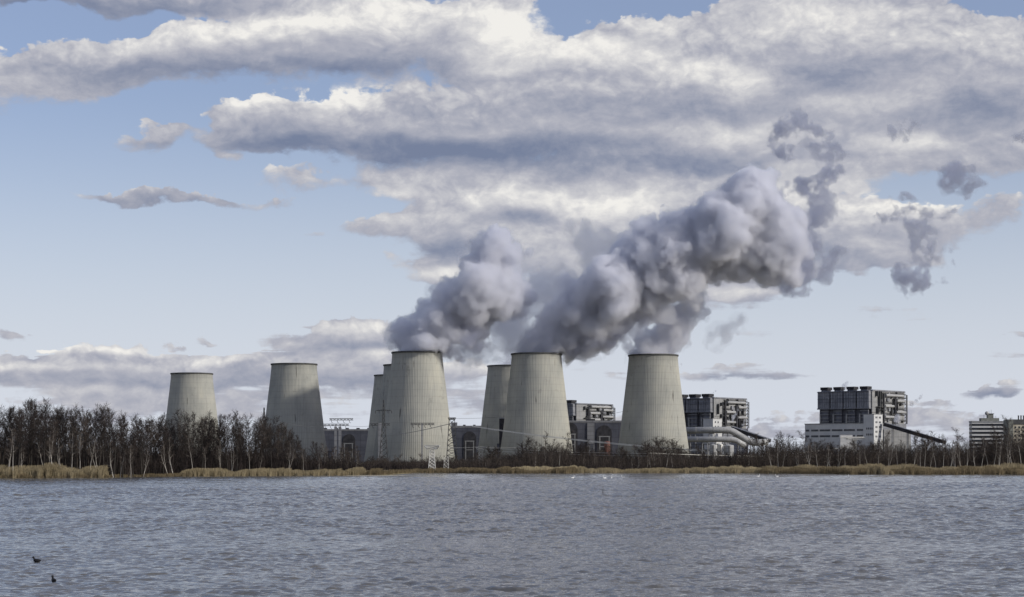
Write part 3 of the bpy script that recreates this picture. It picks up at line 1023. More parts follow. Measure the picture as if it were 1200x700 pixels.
# white block at the foot of the ducted boiler house
Y = 2290
t = thing('switch_house', 'small white block with a few windows against the ducted boiler house', 'small building', (xat(835.5, Y), Y, 2), R(50))
hh = zat(491, Y) - 2
MB().box(0, 19, 0, 14, 0, hh).build('wall', M['white_wall'], t)
MB().box(-.3, 19.3, -.3, 14.3, hh, hh + .7).build('roof', M['steel'], t)
wm = MB().box(-1.0, 1.0, -.12, .12, 0, 2.2).mesh('window', M['glass'])
for k in range(2):
    for a in (5, 11):
        o = link('window', wm, t); o.location = (a, -.05, hh - 5 - k * 5.5)

# flue ducts
def duct(label, pts, r, name='flue_duct', trestles=()):
    P0 = [at(*p) for p in pts]
    base = Vector((P0[0].x, P0[0].y, 2))
    t = thing(name, label, 'flue duct', base)
    # rounded bends
    pp = [p - base for p in P0]
    fine = [pp[0]]
    for i in range(1, len(pp) - 1):
        a, b, c = pp[i - 1], pp[i], pp[i + 1]
        la = min(r * 1.6, (b - a).length * .45); lc = min(r * 1.6, (c - b).length * .45)
        p, q = b + (a - b).normalized() * la, b + (c - b).normalized() * lc
        for s in np.linspace(0, 1, 6):
            fine.append(p * (1 - s) ** 2 + b * 2 * s * (1 - s) + q * s * s)
    fine.append(pp[-1])
    MB().path(fine, r, 20).build('duct', M['pipe'], t, smooth=True)
    for i in range(len(pp) - 1):
        a, b = pp[i], pp[i + 1]
        n = int((b - a).length / 16)
        for k in range(1, n):
            p = a + (b - a) * k / n
            d = (b - a).normalized()
            MB().tube(p - d * .5, p + d * .5, r * 1.06, n=20).build('flange', M['steel'], t)
    for px in trestles:
        # stand under the first run
        a, b = pp[0], pp[1]
        x = xat(px, pts[0][2]) - base.x
        s = (x - a.x) / (b.x - a.x)
        p = a + (b - a) * s
        lg = MB()
        for dx in (-2.6, 2.6):
            lg.tube((p.x + dx, p.y, p.z - r * .9), (p.x + dx * 1.5, p.y, 0), .55, n=6)
        lg.tube((p.x - 3, p.y, p.z - r), (p.x + 3, p.y, p.z - r), .5, n=6)
        lg.build('trestle', M['steel'], t)
    return t


duct('upper big silver flue duct that bends down to the right beside the lone sunlit tower', [(795, 504.5, 2150), (856, 504.0, 2150), (881, 519.5, 2150), (900, 518.0, 2150)], 3.7, trestles=(812, 834, 850))
duct('lower big silver flue duct running beneath the upper one', [(795, 515, 2120), (860, 515, 2120), (874, 523, 2120)], 3.1, trestles=(806, 826, 852))
t = thing('pipe_rack', 'dark steel rack of pipes under the silver flue ducts', 'pipe rack', (xat(818, 2130), 2130, 2))
s = MB()
for k in range(7):
    for yy in (-2, 6):
        s.box(-18 + k * 8, -17.3 + k * 8, yy, yy + .7, 0, 22)
for z in (7, 14, 21):
    s.box(-18, 31, -2, -1.3, z, z + .8); s.box(-18, 31, 6, 6.7, z, z + .8)
s.build('frame', M['dark_steel'], t)
for k, z in enumerate((8.6, 15.6)):
    MB().tube((-18, 0, z), (31, 0, z), .8, n=8).build('pipe', M['pipe'], t)
    MB().tube((-18, 3, z), (31, 3, z), .6, n=8).build('pipe', M['pipe'], t)

# storage tanks
for q, (px, r, yt, lab, mm) in enumerate(((835.5, 3.6, 522, 'left grey storage tank under the silver flue ducts', 'pipe'), (844, 3.0, 521.5, 'bright middle storage tank under the silver flue ducts', 'white_steel'),
                                           (854, 5.6, 522.5, 'broad right storage tank under the silver flue ducts', 'pipe'))):
    Y = 2090
    t = thing('storage_tank', lab, 'storage tank', (xat(px, Y), Y, 2), group='storage tanks under the flue ducts')
    h = zat(yt, Y) - 2
    MB().lathe([(r, 0), (r, h), (r * .92, h + .6), (.01, h + 1.5)], 28).build('shell', M[mm], t)
    MB().lathe([(r + .25, h * .62), (r + .25, h * .66), (r - .1, h * .66), (r - .1, h * .62)], 28, True).build('hoop', M['steel'], t)
    MB().box(-.35, .35, -r - .5, -r - .02, 0, h).build('ladder', M['dark_steel'], t)

# orange tank in front of the grey hall
Y = 2060
t = thing('orange_tank', 'orange-red tank low in front of the grey hall', 'tank', (xat(711.5, Y), Y, 2))
MB().lathe([(3.3, 8), (3.3, zat(518.6, Y) - 2), (2.9, zat(517.9, Y) - 1.8), (.01, zat(517.6, Y) - 1.5)], 24).build('shell', M['orange'], t)
s = MB()
for a in range(4):
    s.tube((3.3 * math.cos(a * math.pi / 2 + .6), 3.3 * math.sin(a * math.pi / 2 + .6), 0), (3.3 * math.cos(a * math.pi / 2 + .6), 3.3 * math.sin(a * math.pi / 2 + .6), 8.2), .4, n=6)
s.build('stand', M['dark_steel'], t)

# office block with banded windows
def office():
    Y = 1700
    g = 1.9
    X0, X1 = xat(1139, Y), xat(1185, Y)
    H = zat(495, Y) - g
    t = thing('office_block', 'office block with white and dark window bands and a roof cabin with dish', 'office building', (X0, Y, g))
    w = X1 - X0
    MB().box(0, w, 0, 10, 0, H).build('wall', M['white_wall'], t)
    MB().box(-.4, w + .4, -.4, 10.4, H, H + 1.2).build('roof_edge', M['steel'], t)
    for k in range(9):
        z = H - 3.2 - k * 3.55
        b = MB(); b.box(-.16, w + .16, -.16, 10.16, z, z + 1.85)
        b.build('window_band', M['glass'], t)
    c = MB().box(xat(1151, Y) - X0, xat(1172, Y) - X0, 3, 11, H + 1.25, zat(490, Y) - g).build('roof_cabin', M['greenish'], t)
    c = MB().box(xat(1159, Y) - X0, xat(1165.5, Y) - X0, 4, 9, zat(490, Y) - g, zat(485.2, Y) - g).build('lift_cabin', M['greenish'], t)
    MB().box(xat(1158.3, Y) - X0, xat(1166.2, Y) - X0, 3.5, 9.5, zat(485.2, Y) - g, zat(484.6, Y) - g).build('cabin_roof', M['dark_steel'], t)
    d = MB()
    o = Vector((xat(1157.6, Y) - X0, 4, zat(484.4, Y) - g))
    for i in range(5):
        r0, r1 = i * .36, (i + 1) * .36
        for k in range(14):
            a0, a1 = 2 * math.pi * k / 14, 2 * math.pi * (k + 1) / 14
            q = lambda r, a: o + Vector((r * math.cos(a), -1.2 + .32 * r * r * .6, r * math.sin(a)))
            d.quad(q(r0, a0), q(r1, a0), q(r1, a1), q(r0, a1))
    d.build('dish', M['steel'], t)
    for px, py in ((1155, 486), (1161, 481), (1163.5, 480), (1169, 487)):
        b = 490 if px < 1158 or px > 1167 else 484.6
        MB().tube((xat(px, Y) - X0, 6, zat(b, Y) - g), (xat(px, Y) - X0, 6, zat(py, Y) - g), .16, .1, n=5).build('antenna', M['dark_steel'], t)
    # the cream building at the picture's right border
    Y2_ = 1640
    X0 = xat(1183, Y2_)
    H = zat(492.5, Y2_) - g
    w = 40
    t = thing('cream_building', 'pale sunlit building with a dark grey top storey beside the banded office block', 'building', (X0, Y2_, g))
    MB().box(0, w, 0, 16, 0, H - 3.2).build('wall', M['cream'], t)
    MB().box(-.5, w, -.5, 16, H - 3.6, H + .6).build('top_storey', M['dark_steel'], t)
    MB().box(-1.0, 3.0, -1.0, 16.5, 0, H + .4).build('corner_pier', M['greenish'], t)
    wm = MB().box(-.7, .7, -.1, .1, 0, 1.7).mesh('window', M['glass'])
    for k in range(4):
        for q in range(7):
            o = link('window', wm, t); o.location = (5.0 + q * 3.4, -.05, H - 7.0 - k * 3.6)
    for q in range(5):
        MB().lathe([(.55, 0), (.55, 3.0), (.75, 3.1), (.75, 3.5)], 10).build('roof_flue', M['dark'], t).location = (9 + q * 2.2, 5, H + .6)
    return t


office()

# ------------------------------------------------------------------ steam
def interp_matrix(n, m, cell, off):
    """cubic B-spline weights from a lattice of m values to n grid points; cell = grid points per lattice step"""
    A = np.zeros((n, m), np.float32)
    x = np.arange(n) / cell + off + 1.0
    i = np.floor(x).astype(int); f = x - i
    w = ((1 - f) ** 3 / 6, (3 * f ** 3 - 6 * f ** 2 + 4) / 6, (-3 * f ** 3 + 3 * f ** 2 + 3 * f + 1) / 6, f ** 3 / 6)
    for k in range(4):
        A[np.arange(n), np.clip(i - 1 + k, 0, m - 1)] += w[k]
    return A


def grid_noise(shape, cell, gen):
    m = [int(s / cell) + 6 for s in shape]
    L = gen.standard_normal(m).astype(np.float32)
    out = L
    for ax in range(3):
        A = interp_matrix(shape[ax], m[ax], cell, gen.random())
        out = np.moveaxis(np.tensordot(A, out, axes=(1, ax)), 0, ax)
    return out * 1.6


def cloud_mesh(blobs, voxel, seed, warp=(0, 20), puffs=(10, .45), levels=2, billow=((18, 3.0), (9, 1.8)), rough=((5, .8),), erode=None, shrink=0.0, mouth=None, layers=((0, ()),)):
    """surface of a billowing body: blobs (x, y, z, r) in metres, each covered with smaller and smaller puffs, then torn by noise"""
    import openvdb
    gen = np.random.default_rng(seed)
    allb = list(blobs)
    last = list(blobs)
    for lv in range(levels):
        nxt = []
        for (x, y, z, r) in last:
            for _ in range(puffs[0] if lv == 0 else 7):
                d = gen.standard_normal(3); d /= np.linalg.norm(d)
                rr = r * puffs[1] * gen.uniform(.65, 1.15)
                dist = r - rr * gen.uniform(.20, .62)
                nxt.append((x + d[0] * dist, y + d[1] * dist, z + d[2] * dist, rr))
        allb += nxt
        last = nxt
    B = np.array(allb)
    pad = 14.0 + warp[0]
    lo = (B[:, :3] - B[:, 3:4]).min(0) - pad
    hi = (B[:, :3] + B[:, 3:4]).max(0) + pad
    shape = tuple(int(v) for v in np.ceil((hi - lo) / voxel))
    ax = [lo[k] + np.arange(shape[k], dtype=np.float32) * voxel for k in range(3)]
    G = np.meshgrid(*ax, indexing='ij')
    W = []
    for k in range(3):
        g = G[k].astype(np.float32)
        if warp[0]:
            g = g + grid_noise(shape, warp[1] / voxel, gen) * warp[0] * .6 + grid_noise(shape, warp[1] / voxel / 2.3, gen) * warp[0] * .3
        W.append(g)
    D = np.full(shape, 30.0, np.float32)
    for x, y, z, r in allb:
        m = r + pad
        i0 = [max(0, int((c - m - lo[k]) / voxel)) for k, c in enumerate((x, y, z))]
        i1 = [min(shape[k], int((c + m - lo[k]) / voxel) + 2) for k, c in enumerate((x, y, z))]
        sl = tuple(slice(a, b) for a, b in zip(i0, i1))
        d = np.sqrt((W[0][sl] - x) ** 2 + (W[1][sl] - y) ** 2 + (W[2][sl] - z) ** 2) - r
        np.minimum(D[sl], d, out=D[sl])
    for cell, amp in billow:                       # rounded lobes with sharp creases between
        n = np.abs(grid_noise(shape, cell / voxel, gen))
        D += (.55 - np.minimum(n, 1.6)) * amp
    for cell, amp in rough:
        D += grid_noise(shape, cell / voxel, gen) * amp
    if erode:                                      # holes and tatters
        if len(erode) > 3:                         # thin all through, so that the tatters reach the middle
            D = np.maximum(D, -erode[3])
        cell, amp, bias = erode[:3]
        k2, k3 = (.66, .34) if len(erode) > 3 else (.3, .18)
        e = grid_noise(shape, cell / voxel, gen) * .6 + grid_noise(shape, cell / voxel / 2.2, gen) * k2 + grid_noise(shape, cell / voxel / 4.6, gen) * k3
        if len(erode) > 3:                         # curled sheets rather than lumps
            e = e + .55 * np.abs(grid_noise(shape, cell * 1.2 / voxel, gen)) - .20
        D += np.maximum(e + bias, 0) * amp
    D += shrink
    if mouth:                                      # below the tower's rim the steam keeps inside the shell
        tx, ty, tz, tr_ = mouth
        low = G[2] < tz + 1.0
        rad = np.sqrt((G[0] - tx) ** 2 + (G[1] - ty) ** 2)
        D[low] = np.maximum(D, np.minimum(rad - tr_, 29.0 - rad))[low]
    for k in range(3):                             # closed at the border of the grid
        s0 = [slice(None)] * 3
        for e in (0, 1, -1, -2):
            s0[k] = e
            D[tuple(s0)] = 5.0
    out = []
    for off, cells in layers:                      # nested skins: dense core, ragged fringe, thin veil
        E = D + off
        for cell, amp in cells:
            E = E + grid_noise(shape, cell / voxel, gen) * amp
        if mouth:
            E[low] = np.maximum(E, np.minimum(rad - tr_, 29.0 - rad))[low]
        for k in range(3):
            s0 = [slice(None)] * 3
            for e in (0, 1, -1, -2):
                s0[k] = e
                E[tuple(s0)] = 5.0
        out.append(polygonize(E, voxel, lo))
    return out


def polygonize(D, voxel, lo):
    import openvdb
    g = openvdb.FloatGrid(30.0)
    g.copyFromArray(np.ascontiguousarray(np.clip(D, -30, 30), dtype=np.float32))
    pts, tris, quads = g.convertToPolygons(isovalue=0.0, adaptivity=0.0)
    pts = pts * voxel + lo
    me = bpy.data.meshes.new('steam')
    nv, nt_, nq = len(pts), len(tris), len(quads)
    me.vertices.add(nv); me.vertices.foreach_set('co', pts.astype(np.float32).ravel())
    me.loops.add(nq * 4 + nt_ * 3); me.polygons.add(nq + nt_)
    me.loops.foreach_set('vertex_index', np.concatenate([quads[:, ::-1].ravel(), tris[:, ::-1].ravel()]).astype(np.int32))
    me.polygons.foreach_set('loop_start', np.concatenate([np.arange(nq) * 4, nq * 4 + np.arange(nt_) * 3]).astype(np.int32))
    me.update(calc_edges=True); me.validate()
    me.polygons.foreach_set('use_smooth', [True] * len(me.polygons))
    return me


def flip_if_needed(me):
    n = len(me.polygons)
    co = np.empty(len(me.vertices) * 3, np.float32); me.vertices.foreach_get('co', co); co = co.reshape(-1, 3)
    nr = np.empty(n * 3, np.float32); me.polygons.foreach_get('normal', nr); nr = nr.reshape(-1, 3)
    ce = np.empty(n * 3, np.float32); me.polygons.foreach_get('center', ce); ce = ce.reshape(-1, 3)
    ar = np.empty(n, np.float32); me.polygons.foreach_get('area', ar)
    if ((ce - co.mean(0)) * nr).sum(1).dot(ar) < 0:
        me.flip_normals()


def steam(name, label, cat, px_blobs, Y, m, group=None, rim=None, **kw):
    s = Y / F
    if rim:
        kw['mouth'] = (xat(rim[0], Y), Y, zat(rim[1], Y), 23.6)
    bl = []
    for b in px_blobs:
        px, py, r = b[:3]
        dy = b[3] if len(b) > 3 else 0
        p = at(px, py, Y + dy * 0)
        bl.append((p.x, Y + dy, p.z, r * s))
    kw.setdefault('layers', LAYERS[m])
    fat = kw.pop('fat', 1.0)
    bl = [(x, y, z, r * fat) for x, y, z, r in bl]
    meshes = cloud_mesh(bl, **kw)
    me = meshes[0]
    # keep the mesh about its own base
    co = np.empty(len(me.vertices) * 3, np.float32); me.vertices.foreach_get('co', co); co = co.reshape(-1, 3)
    base = Vector((float(bl[0][0]), float(bl[0][1]), float(co[:, 2].min())))
    root = None
    for me, (nm, mm) in zip(meshes, SKINS[m]):
        if len(me.polygons) == 0:
            continue
        me.transform(Matrix.Translation(-base))
        flip_if_needed(me)
        me.materials.append(M[mm])
        o = link(name if root is None else nm, me, root)
        if root is None:
            root = o
            o.location = base
            tag(o, label, cat, group)
    return root


SKINS = {'steam': (('veil', 'steam_veil'), ('fringe', 'steam_fringe'), ('core', 'steam_core')),
         'thin': (('veil', 'thin_veil'), ('core', 'thin_core')),
         'torn': (('veil', 'torn_veil'), ('core', 'torn_core')),
         'puff': (('veil', 'torn_veil'), ('core', 'steam_core'))}
LAYERS = {'steam': ((-1.7, ((9, 2.4), (4, 2.2), (2.4, .8))), (.4, ((7, 2.0), (3.4, 2.0), (2.2, .8))), (2.8, ((9, 2.2), (4.2, 2.4), (2.4, 1.0)))),
          'thin': ((-2.5, ((10, 2.0), (4.5, 1.4))), (1.5, ((8, 2.4), (4, 1.4)))),
          'torn': ((-1.3, ((6, 1.3), (2.6, 1.1))), (.5, ((5, 1.3), (2.2, 1.0)))),
          'puff': ((-.3, ((3, .4),)), (.3, ((3, .3),)))}

GP = 'steam plumes from the cooling towers'
steam('steam_plume', 'thick grey steam plume with a rounded head rising from the big left-of-centre cooling tower', 'steam plume',
      [(489, 416, 24), (491, 404, 26), (500, 393, 30), (513, 381, 33), (529, 369, 35, 8), (546, 356, 36, 0), (560, 340, 34, -8), (573, 318, 31), (580, 297, 28),
       (586, 283, 19, -8), (570, 288, 16), (606, 292, 13), (620, 296, 9), (595, 330, 26, 20), (588, 352, 32, 16), (610, 345, 22, 25), (555, 378, 26, 14)],
      1890, 'steam', GP, rim=(489, 413.3), voxel=1.2, seed=11, warp=(9, 30), billow=((16, 3.8), (8, 2.6), (4.2, 1.3)), rough=((3.2, .7),), erode=(13, 6, -.35))
steam('steam_plume', 'thin torn veil of steam hanging between the two big plumes', 'steam plume',
      [(552, 402, 24), (575, 392, 32), (600, 384, 36, 10), (622, 372, 36, 20), (645, 350, 34, 30), (655, 328, 24, 30), (632, 395, 26), (604, 408, 22, 10), (640, 318, 16, 20), (615, 345, 26, 20), (590, 365, 26, 30)],
      1960, 'thin', GP, voxel=1.7, seed=5, warp=(12, 26), erode=(17, 18, .08, 8), rough=((5, 1.4),))
steam('steam_plume', 'largest steam plume leaning far to the right from the middle cooling tower', 'steam plume',
      [(629, 418, 24), (634, 406, 27), (646, 396, 30), (660, 383, 34), (678, 370, 38), (696, 354, 40), (716, 340, 42, -8), (735, 318, 40, 8), (758, 312, 44), (766, 285, 32, 6), (757, 270, 15, 8),
       (790, 300, 44, -5), (818, 284, 44, 8), (846, 276, 48), (868, 252, 42), (881, 226, 27), (878, 214, 13), (896, 268, 40, 8), (914, 288, 32), (926, 303, 22), (932, 322, 14),
       (902, 316, 18), (860, 308, 28), (800, 330, 28), (762, 352, 28), (730, 368, 26), (704, 386, 24), (690, 400, 18), (714, 398, 9), (908, 225, 8), (916, 213, 4)],
      1905, 'steam', GP, rim=(628.8, 415), voxel=1.2, seed=23, warp=(10, 30), billow=((17, 4.2), (8.5, 2.8), (4.2, 1.4)), rough=((3.2, .7),), erode=(13, 7, -.35))
steam('steam_plume', 'faint rounded puff standing behind the upper left side of the largest plume', 'steam plume',
      [(684, 276, 20), (700, 290, 24), (668, 272, 14), (712, 305, 22), (690, 300, 18)],
      2010, 'thin', GP, voxel=2.2, seed=31, warp=(9, 26), erode=(16, 10, 0), rough=((5, 1.0),))
steam('steam_plume', 'steam of the tower half hidden by the big middle tower, merging into the largest plume', 'steam plume',
      [(597.5, 432, 18), (603, 421, 18), (614, 410, 18), (626, 398, 18), (640, 386, 20)],
      2145, 'thin', GP, rim=(597.5, 429), voxel=2.2, seed=37, warp=(6, 24), erode=(16, 8, 0), rough=((5, 1.0),))
steam('steam_plume', 'narrow short steam plume leaning right from the lone right cooling tower', 'steam plume',
      [(765.5, 420, 25), (767, 410, 23), (774, 400, 20), (782, 390, 19), (790, 379, 18), (799, 369, 17), (808, 360, 15), (816, 352, 11), (822, 345, 8), (824, 364, 6)],
      1936, 'steam', GP, rim=(765.5, 416.6), voxel=1.2, seed=41, warp=(8, 24), billow=((12, 3), (6, 1.8)), erode=(11, 10, -.2), rough=((3, .9),))
steam('steam_wisp', 'pale veil of steam drifting right of the short plume', 'steam wisp',
      [(850, 385, 12), (862, 377, 11), (872, 386, 8), (838, 392, 8), (845, 398, 8)],
      1950, 'thin', GP, voxel=1.8, seed=43, warp=(9, 16), levels=0, erode=(10, 12, .15, 4), rough=((3, .8),), fat=1.3)
GW = 'torn wisps of steam drifting downwind'
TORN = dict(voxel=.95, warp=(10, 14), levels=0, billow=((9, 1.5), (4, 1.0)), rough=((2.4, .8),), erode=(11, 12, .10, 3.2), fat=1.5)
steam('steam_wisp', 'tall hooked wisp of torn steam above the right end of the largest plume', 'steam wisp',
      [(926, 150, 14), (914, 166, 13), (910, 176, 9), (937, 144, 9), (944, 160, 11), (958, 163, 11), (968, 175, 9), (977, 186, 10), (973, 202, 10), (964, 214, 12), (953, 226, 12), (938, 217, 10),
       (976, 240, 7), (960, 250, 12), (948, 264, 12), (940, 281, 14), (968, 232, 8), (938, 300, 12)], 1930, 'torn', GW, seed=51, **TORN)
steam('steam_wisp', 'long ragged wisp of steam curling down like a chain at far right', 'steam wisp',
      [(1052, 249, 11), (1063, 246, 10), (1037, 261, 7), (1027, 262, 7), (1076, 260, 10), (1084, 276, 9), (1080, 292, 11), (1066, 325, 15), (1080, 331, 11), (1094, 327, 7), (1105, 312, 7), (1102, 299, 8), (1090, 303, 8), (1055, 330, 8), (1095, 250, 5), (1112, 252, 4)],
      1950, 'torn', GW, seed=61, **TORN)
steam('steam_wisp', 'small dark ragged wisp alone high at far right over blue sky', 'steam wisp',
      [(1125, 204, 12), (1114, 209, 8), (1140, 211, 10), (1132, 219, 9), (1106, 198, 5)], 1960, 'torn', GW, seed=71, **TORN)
steam('steam_wisp', 'pair of tiny steam scraps right of the tall hooked wisp', 'steam wisp',
      [(1045, 158, 6), (1059, 148, 6), (1058, 165, 5), (1072, 146, 4), (1066, 152, 5)], 1960, 'torn', GW, seed=73, **TORN)
steam('steam_wisp', 'thin streak of steam trailing off the right end of the largest plume', 'steam wisp',
      [(962, 316, 8), (971, 305, 8), (980, 297, 7), (987, 292, 4), (950, 320, 9)], 1930, 'torn', GW, seed=79, **TORN)
steam('steam_wisp', 'ragged loose steam at the blunt right end of the largest plume', 'steam wisp',
      [(918, 296, 14), (930, 304, 13), (936, 320, 12), (924, 332, 11), (942, 296, 8), (940, 336, 8), (912, 236, 7), (918, 220, 5)], 1915, 'torn', GW, seed=87, **TORN)
steam('steam_wisp', 'tattered scraps under the lower edge of the largest plume', 'steam wisp',
      [(688, 404, 10), (703, 402, 10), (716, 400, 10), (728, 396, 9), (740, 390, 8), (752, 382, 8), (676, 410, 7)], 1895, 'torn', GW, seed=88, **TORN)
steam('steam_wisp', 'tattered scraps hanging right below the left plume', 'steam wisp',
      [(532, 402, 11), (545, 396, 11), (556, 404, 9), (526, 414, 8), (566, 396, 9), (538, 420, 6)], 1885, 'torn', GW, seed=89, **TORN)
steam('steam_wisp', 'single dark scrap of steam at the right border of the sky', 'steam wisp',
      [(1196, 159, 5), (1190, 163, 4), (1203, 157, 5)], 1960, 'torn', GW, seed=83, **TORN)
SM = dict(voxel=.8, warp=(3, 8), levels=1, billow=((6, 1.0),), rough=((2.5, .4),), erode=(6, 3, 0))
GS = 'small puffs of steam at the boiler houses'
steam('steam_puff', 'small white steam puff before the sunny face of the right boiler house', 'steam puff', [(1051, 492, 4), (1052, 488, 4), (1053, 485, 2.5)], 2220, 'puff', GS, seed=91, **SM)
steam('steam_puff', 'puff drifting off the right edge of the tallest boiler house', 'steam puff', [(1068, 473, 4), (1073, 470, 3.5), (1077, 466, 2.5), (1078, 463, 1.8)], 2330, 'puff', GS, seed=92, **SM)
steam('steam_puff', 'slanting puff rising from the roof vents of the right boiler house', 'steam puff', [(986, 455, 2.5), (989, 451, 3), (993, 449, 2.2), (997, 450, 1.6)], 2330, 'puff', GS, seed=93, **SM)
steam('steam_puff', 'curling white puff before the boiler house behind the silver ducts', 'steam puff', [(857.5, 494, 3), (858.5, 489, 3.2), (862, 484, 3), (866, 481, 2.2), (870, 480, 1.6)], 2270, 'puff', GS, seed=94, **SM)
steam('steam_puff', 'tiny puff over the vents of the boiler house by the ducts', 'steam puff', [(835, 460, 1.6), (838, 458, 1.8), (842, 458, 1.4)], 2350, 'puff', GS, seed=95, **SM)

# ------------------------------------------------------------------ pylons, gantries and lines


def lattice(mb, x0, y0, z0, w0, z1, w1, n=6, r=.16):
    """four tapering legs with cross bracing"""
    c = lambda w, z: [Vector((x0 + sx * w / 2, y0 + sy * w / 2, z)) for sx, sy in ((-1, -1), (1, -1), (1, 1), (-1, 1))]
    for a, b in zip(c(w0, z0), c(w1, z1)):
        mb.tube(a, b, r, n=4)
    for k in range(n):
        f0, f1 = k / n, (k + 1) / n
        p = c(w0 + (w1 - w0) * f0, z0 + (z1 - z0) * f0); q = c(w0 + (w1 - w0) * f1, z0 + (z1 - z0) * f1)
        for i in range(4):
            j = (i + 1) % 4
            mb.tube(p[i], q[j], r * .7, n=3, cap=False); mb.tube(p[j], q[i], r * .7, n=3, cap=False)
            mb.tube(q[i], q[j], r * .7, n=3, cap=False)


def t_pylon(label, px, ytop, Y, arms, mat='dark_steel', w0=7.0, r=.22):
    """arms: (row, half width px)"""
    g = ground_z(xat(px, Y), Y)
    t = thing('power_pylon', label, 'pylon', (xat(px, Y), Y, g))
    H = zat(ytop, Y) - g
    m = MB(); lattice(m, 0, 0, 0, w0, H * .62, w0 * .34, 7, r); lattice(m, 0, 0, H * .62, w0 * .34, H, .5, 6, r)
    m.build('mast', M[mat], t, fix=False)
    for py, hw in arms:
        z = zat(py, Y) - g; W = hw * Y / F
        a = MB()
        for yy in (-.7, .7):
            a.tube((-W, 0, z), (0, yy, z + W * .16), r * .8, n=4); a.tube((W, 0, z), (0, yy, z + W * .16), r * .8, n=4)
            a.tube((-W, 0, z), (W, 0, z), r * .8, n=4)
        for q in (-.75, -.5, -.25, .25, .5, .75):
            a.tube((W * q, 0, z), (W * q * .8, 0, z + W * .16 * (1 - abs(q) * .8)), r * .6, n=3)
        a.build('crossarm', M[mat], t, fix=False)
        for q in (-1, -.55, .55, 1):
            MB().lathe([(.02, 0), (.22, -.1), (.22, -2.0), (.02, -2.1)], 6).build('insulator', M['dark'], t).location = (W * q, 0, z - .1)
    return t


def gantry(label, px, cols, bars, Y, zb_py=545, colmat='hall_pale', r=.5):
    """switchyard portal: cols (px, half width px, top row); bars (row, px0, px1)"""
    g = ground_z(xat(px, Y), Y)
    t = thing('line_gantry', label, 'gantry', (xat(px, Y), Y, g))
    X0 = xat(px, Y)
    for cx, hw, py in cols:
        x = xat(cx, Y) - X0; w = hw * Y / F
        m = MB(); m.box(x - w, x + w, -w, w, 0, zat(py, Y) - g)
        m.build('column', M[colmat], t)
    for py, a, b in bars:
        z = zat(py, Y) - g; xa, xb = xat(a, Y) - X0, xat(b, Y) - X0
        m = MB()
        m.tube((xa, 0, z), (xb, 0, z), .35, n=4); m.tube((xa, 0, z + 1.6), (xb, 0, z + 1.6), .3, n=4)
        n = max(3, int((xb - xa) / 3))
        for k in range(n):
            u0, u1 = xa + (xb - xa) * k / n, xa + (xb - xa) * (k + 1) / n
            m.tube((u0, 0, z), (u1, 0, z + 1.6), .2, n=3); m.tube((u0, 0, z + 1.6), (u1, 0, z), .2, n=3)
        m.build('crossbeam', M['dark_steel'], t, fix=False)
        k = max(3, int((xb - xa) / 4.6))
        for q in range(k):
            u = xa + (xb - xa) * (q + .3) / k
            s = MB(); s.tube((u, 0, z - .3), (u + .5, 0, z - 2.2), .22, n=5); s.tube((u + .5, 0, z - 2.2), (u + 1.7, 0, z - 2.6), .2, n=5)
            s.build('insulator', M['dark'], t)
    return t


t_pylon('dark lattice pylon with one crossarm before the overlapping left-centre towers', 449.5, 469, 1500, [(481.5, 9.5)])
t_pylon('slim dark lattice pylon rising from the bare wood left of the third tower', 309.5, 478, 1150, [(489, 4.5)], w0=4, r=.2)
gantry('switchyard gantry with two pale columns and two insulator beams left of the big towers', 396, [(393.3, 1.5, 500), (398.3, 1.5, 500)], [(499, 379, 409), (492.5, 386, 414)], 1780)
gantry('switchyard gantry on one pale column before the left edge of the left-of-centre tower', 445.5, [(445.5, 2.2, 496)], [(498.5, 434, 457)], 1780)
gantry('switchyard gantry with hanging insulators in front of the left-of-centre tower', 494.5, [(494.5, .8, 496.5)], [(498, 481, 509)], 1780)


def lattice_tower(label, px, ytop, Y, w0, w1, head=None, mat='white_steel', r=.09, base_py=None, n=7):
    g = ground_z(xat(px, Y), Y)
    t = thing('lattice_tower', label, 'lattice mast', (xat(px, Y), Y, g))
    H = zat(ytop, Y) - g
    m = MB(); lattice(m, 0, 0, 0, w0, H, w1, n, r)
    m.build('mast', M[mat], t, fix=False)
    if head:
        wt, wb, hh = head
        h = MB()
        lattice(h, 0, 0, H, wb, H + hh, wt, 1, r * 1.2)
        h.box(-wt / 2, wt / 2, -1.0, 1.0, H + hh - .12, H + hh + .12)
        for k in range(7):
            u = -wt / 2 + wt * k / 6
            h.tube((u, -.9, H + hh), (u * .72, -.6, H), r * 1.2, n=4)
        h.box(-wb / 2, wb / 2, -.7, .7, H - .12, H + .12)
        h.build('head_frame', M[mat], t, fix=False)
    return t


lattice_tower('bright white lattice mast with a broad basket head standing nearest the water', 506.3, 526.3, 775, 2.9, 1.5, (6.2, 4.0, 1.35), r=.18)
lattice_tower('greyish lattice mast with a basket head, second from the white one', 563.5, 527, 880, 2.8, 1.4, (4.8, 3.4, 1.1), 'steel', .11)
lattice_tower('greyish lattice mast with a basket head nearest the middle of the shore', 612, 527, 890, 2.6, 1.3, (4.6, 3.2, 1.0), 'steel', .10)
lattice_tower('tall dark lattice tower at the right foot of the left-of-centre cooling tower', 529.5, 492, 1180, 7.0, 3.4, (4.6, 3.6, 1.2), 'dark_steel', .2, n=9)
lattice_tower('short white lattice mast right beside the bright basket-headed one', 523, 536, 785, 2.0, 1.7, None, 'white_steel', .08, n=4)
lattice_tower('white T-shaped mast in the wood below the white office wing', 1001.5, 515, 900, 1.6, 1.2, (8.2, 7.0, .6), 'white_steel', .16)


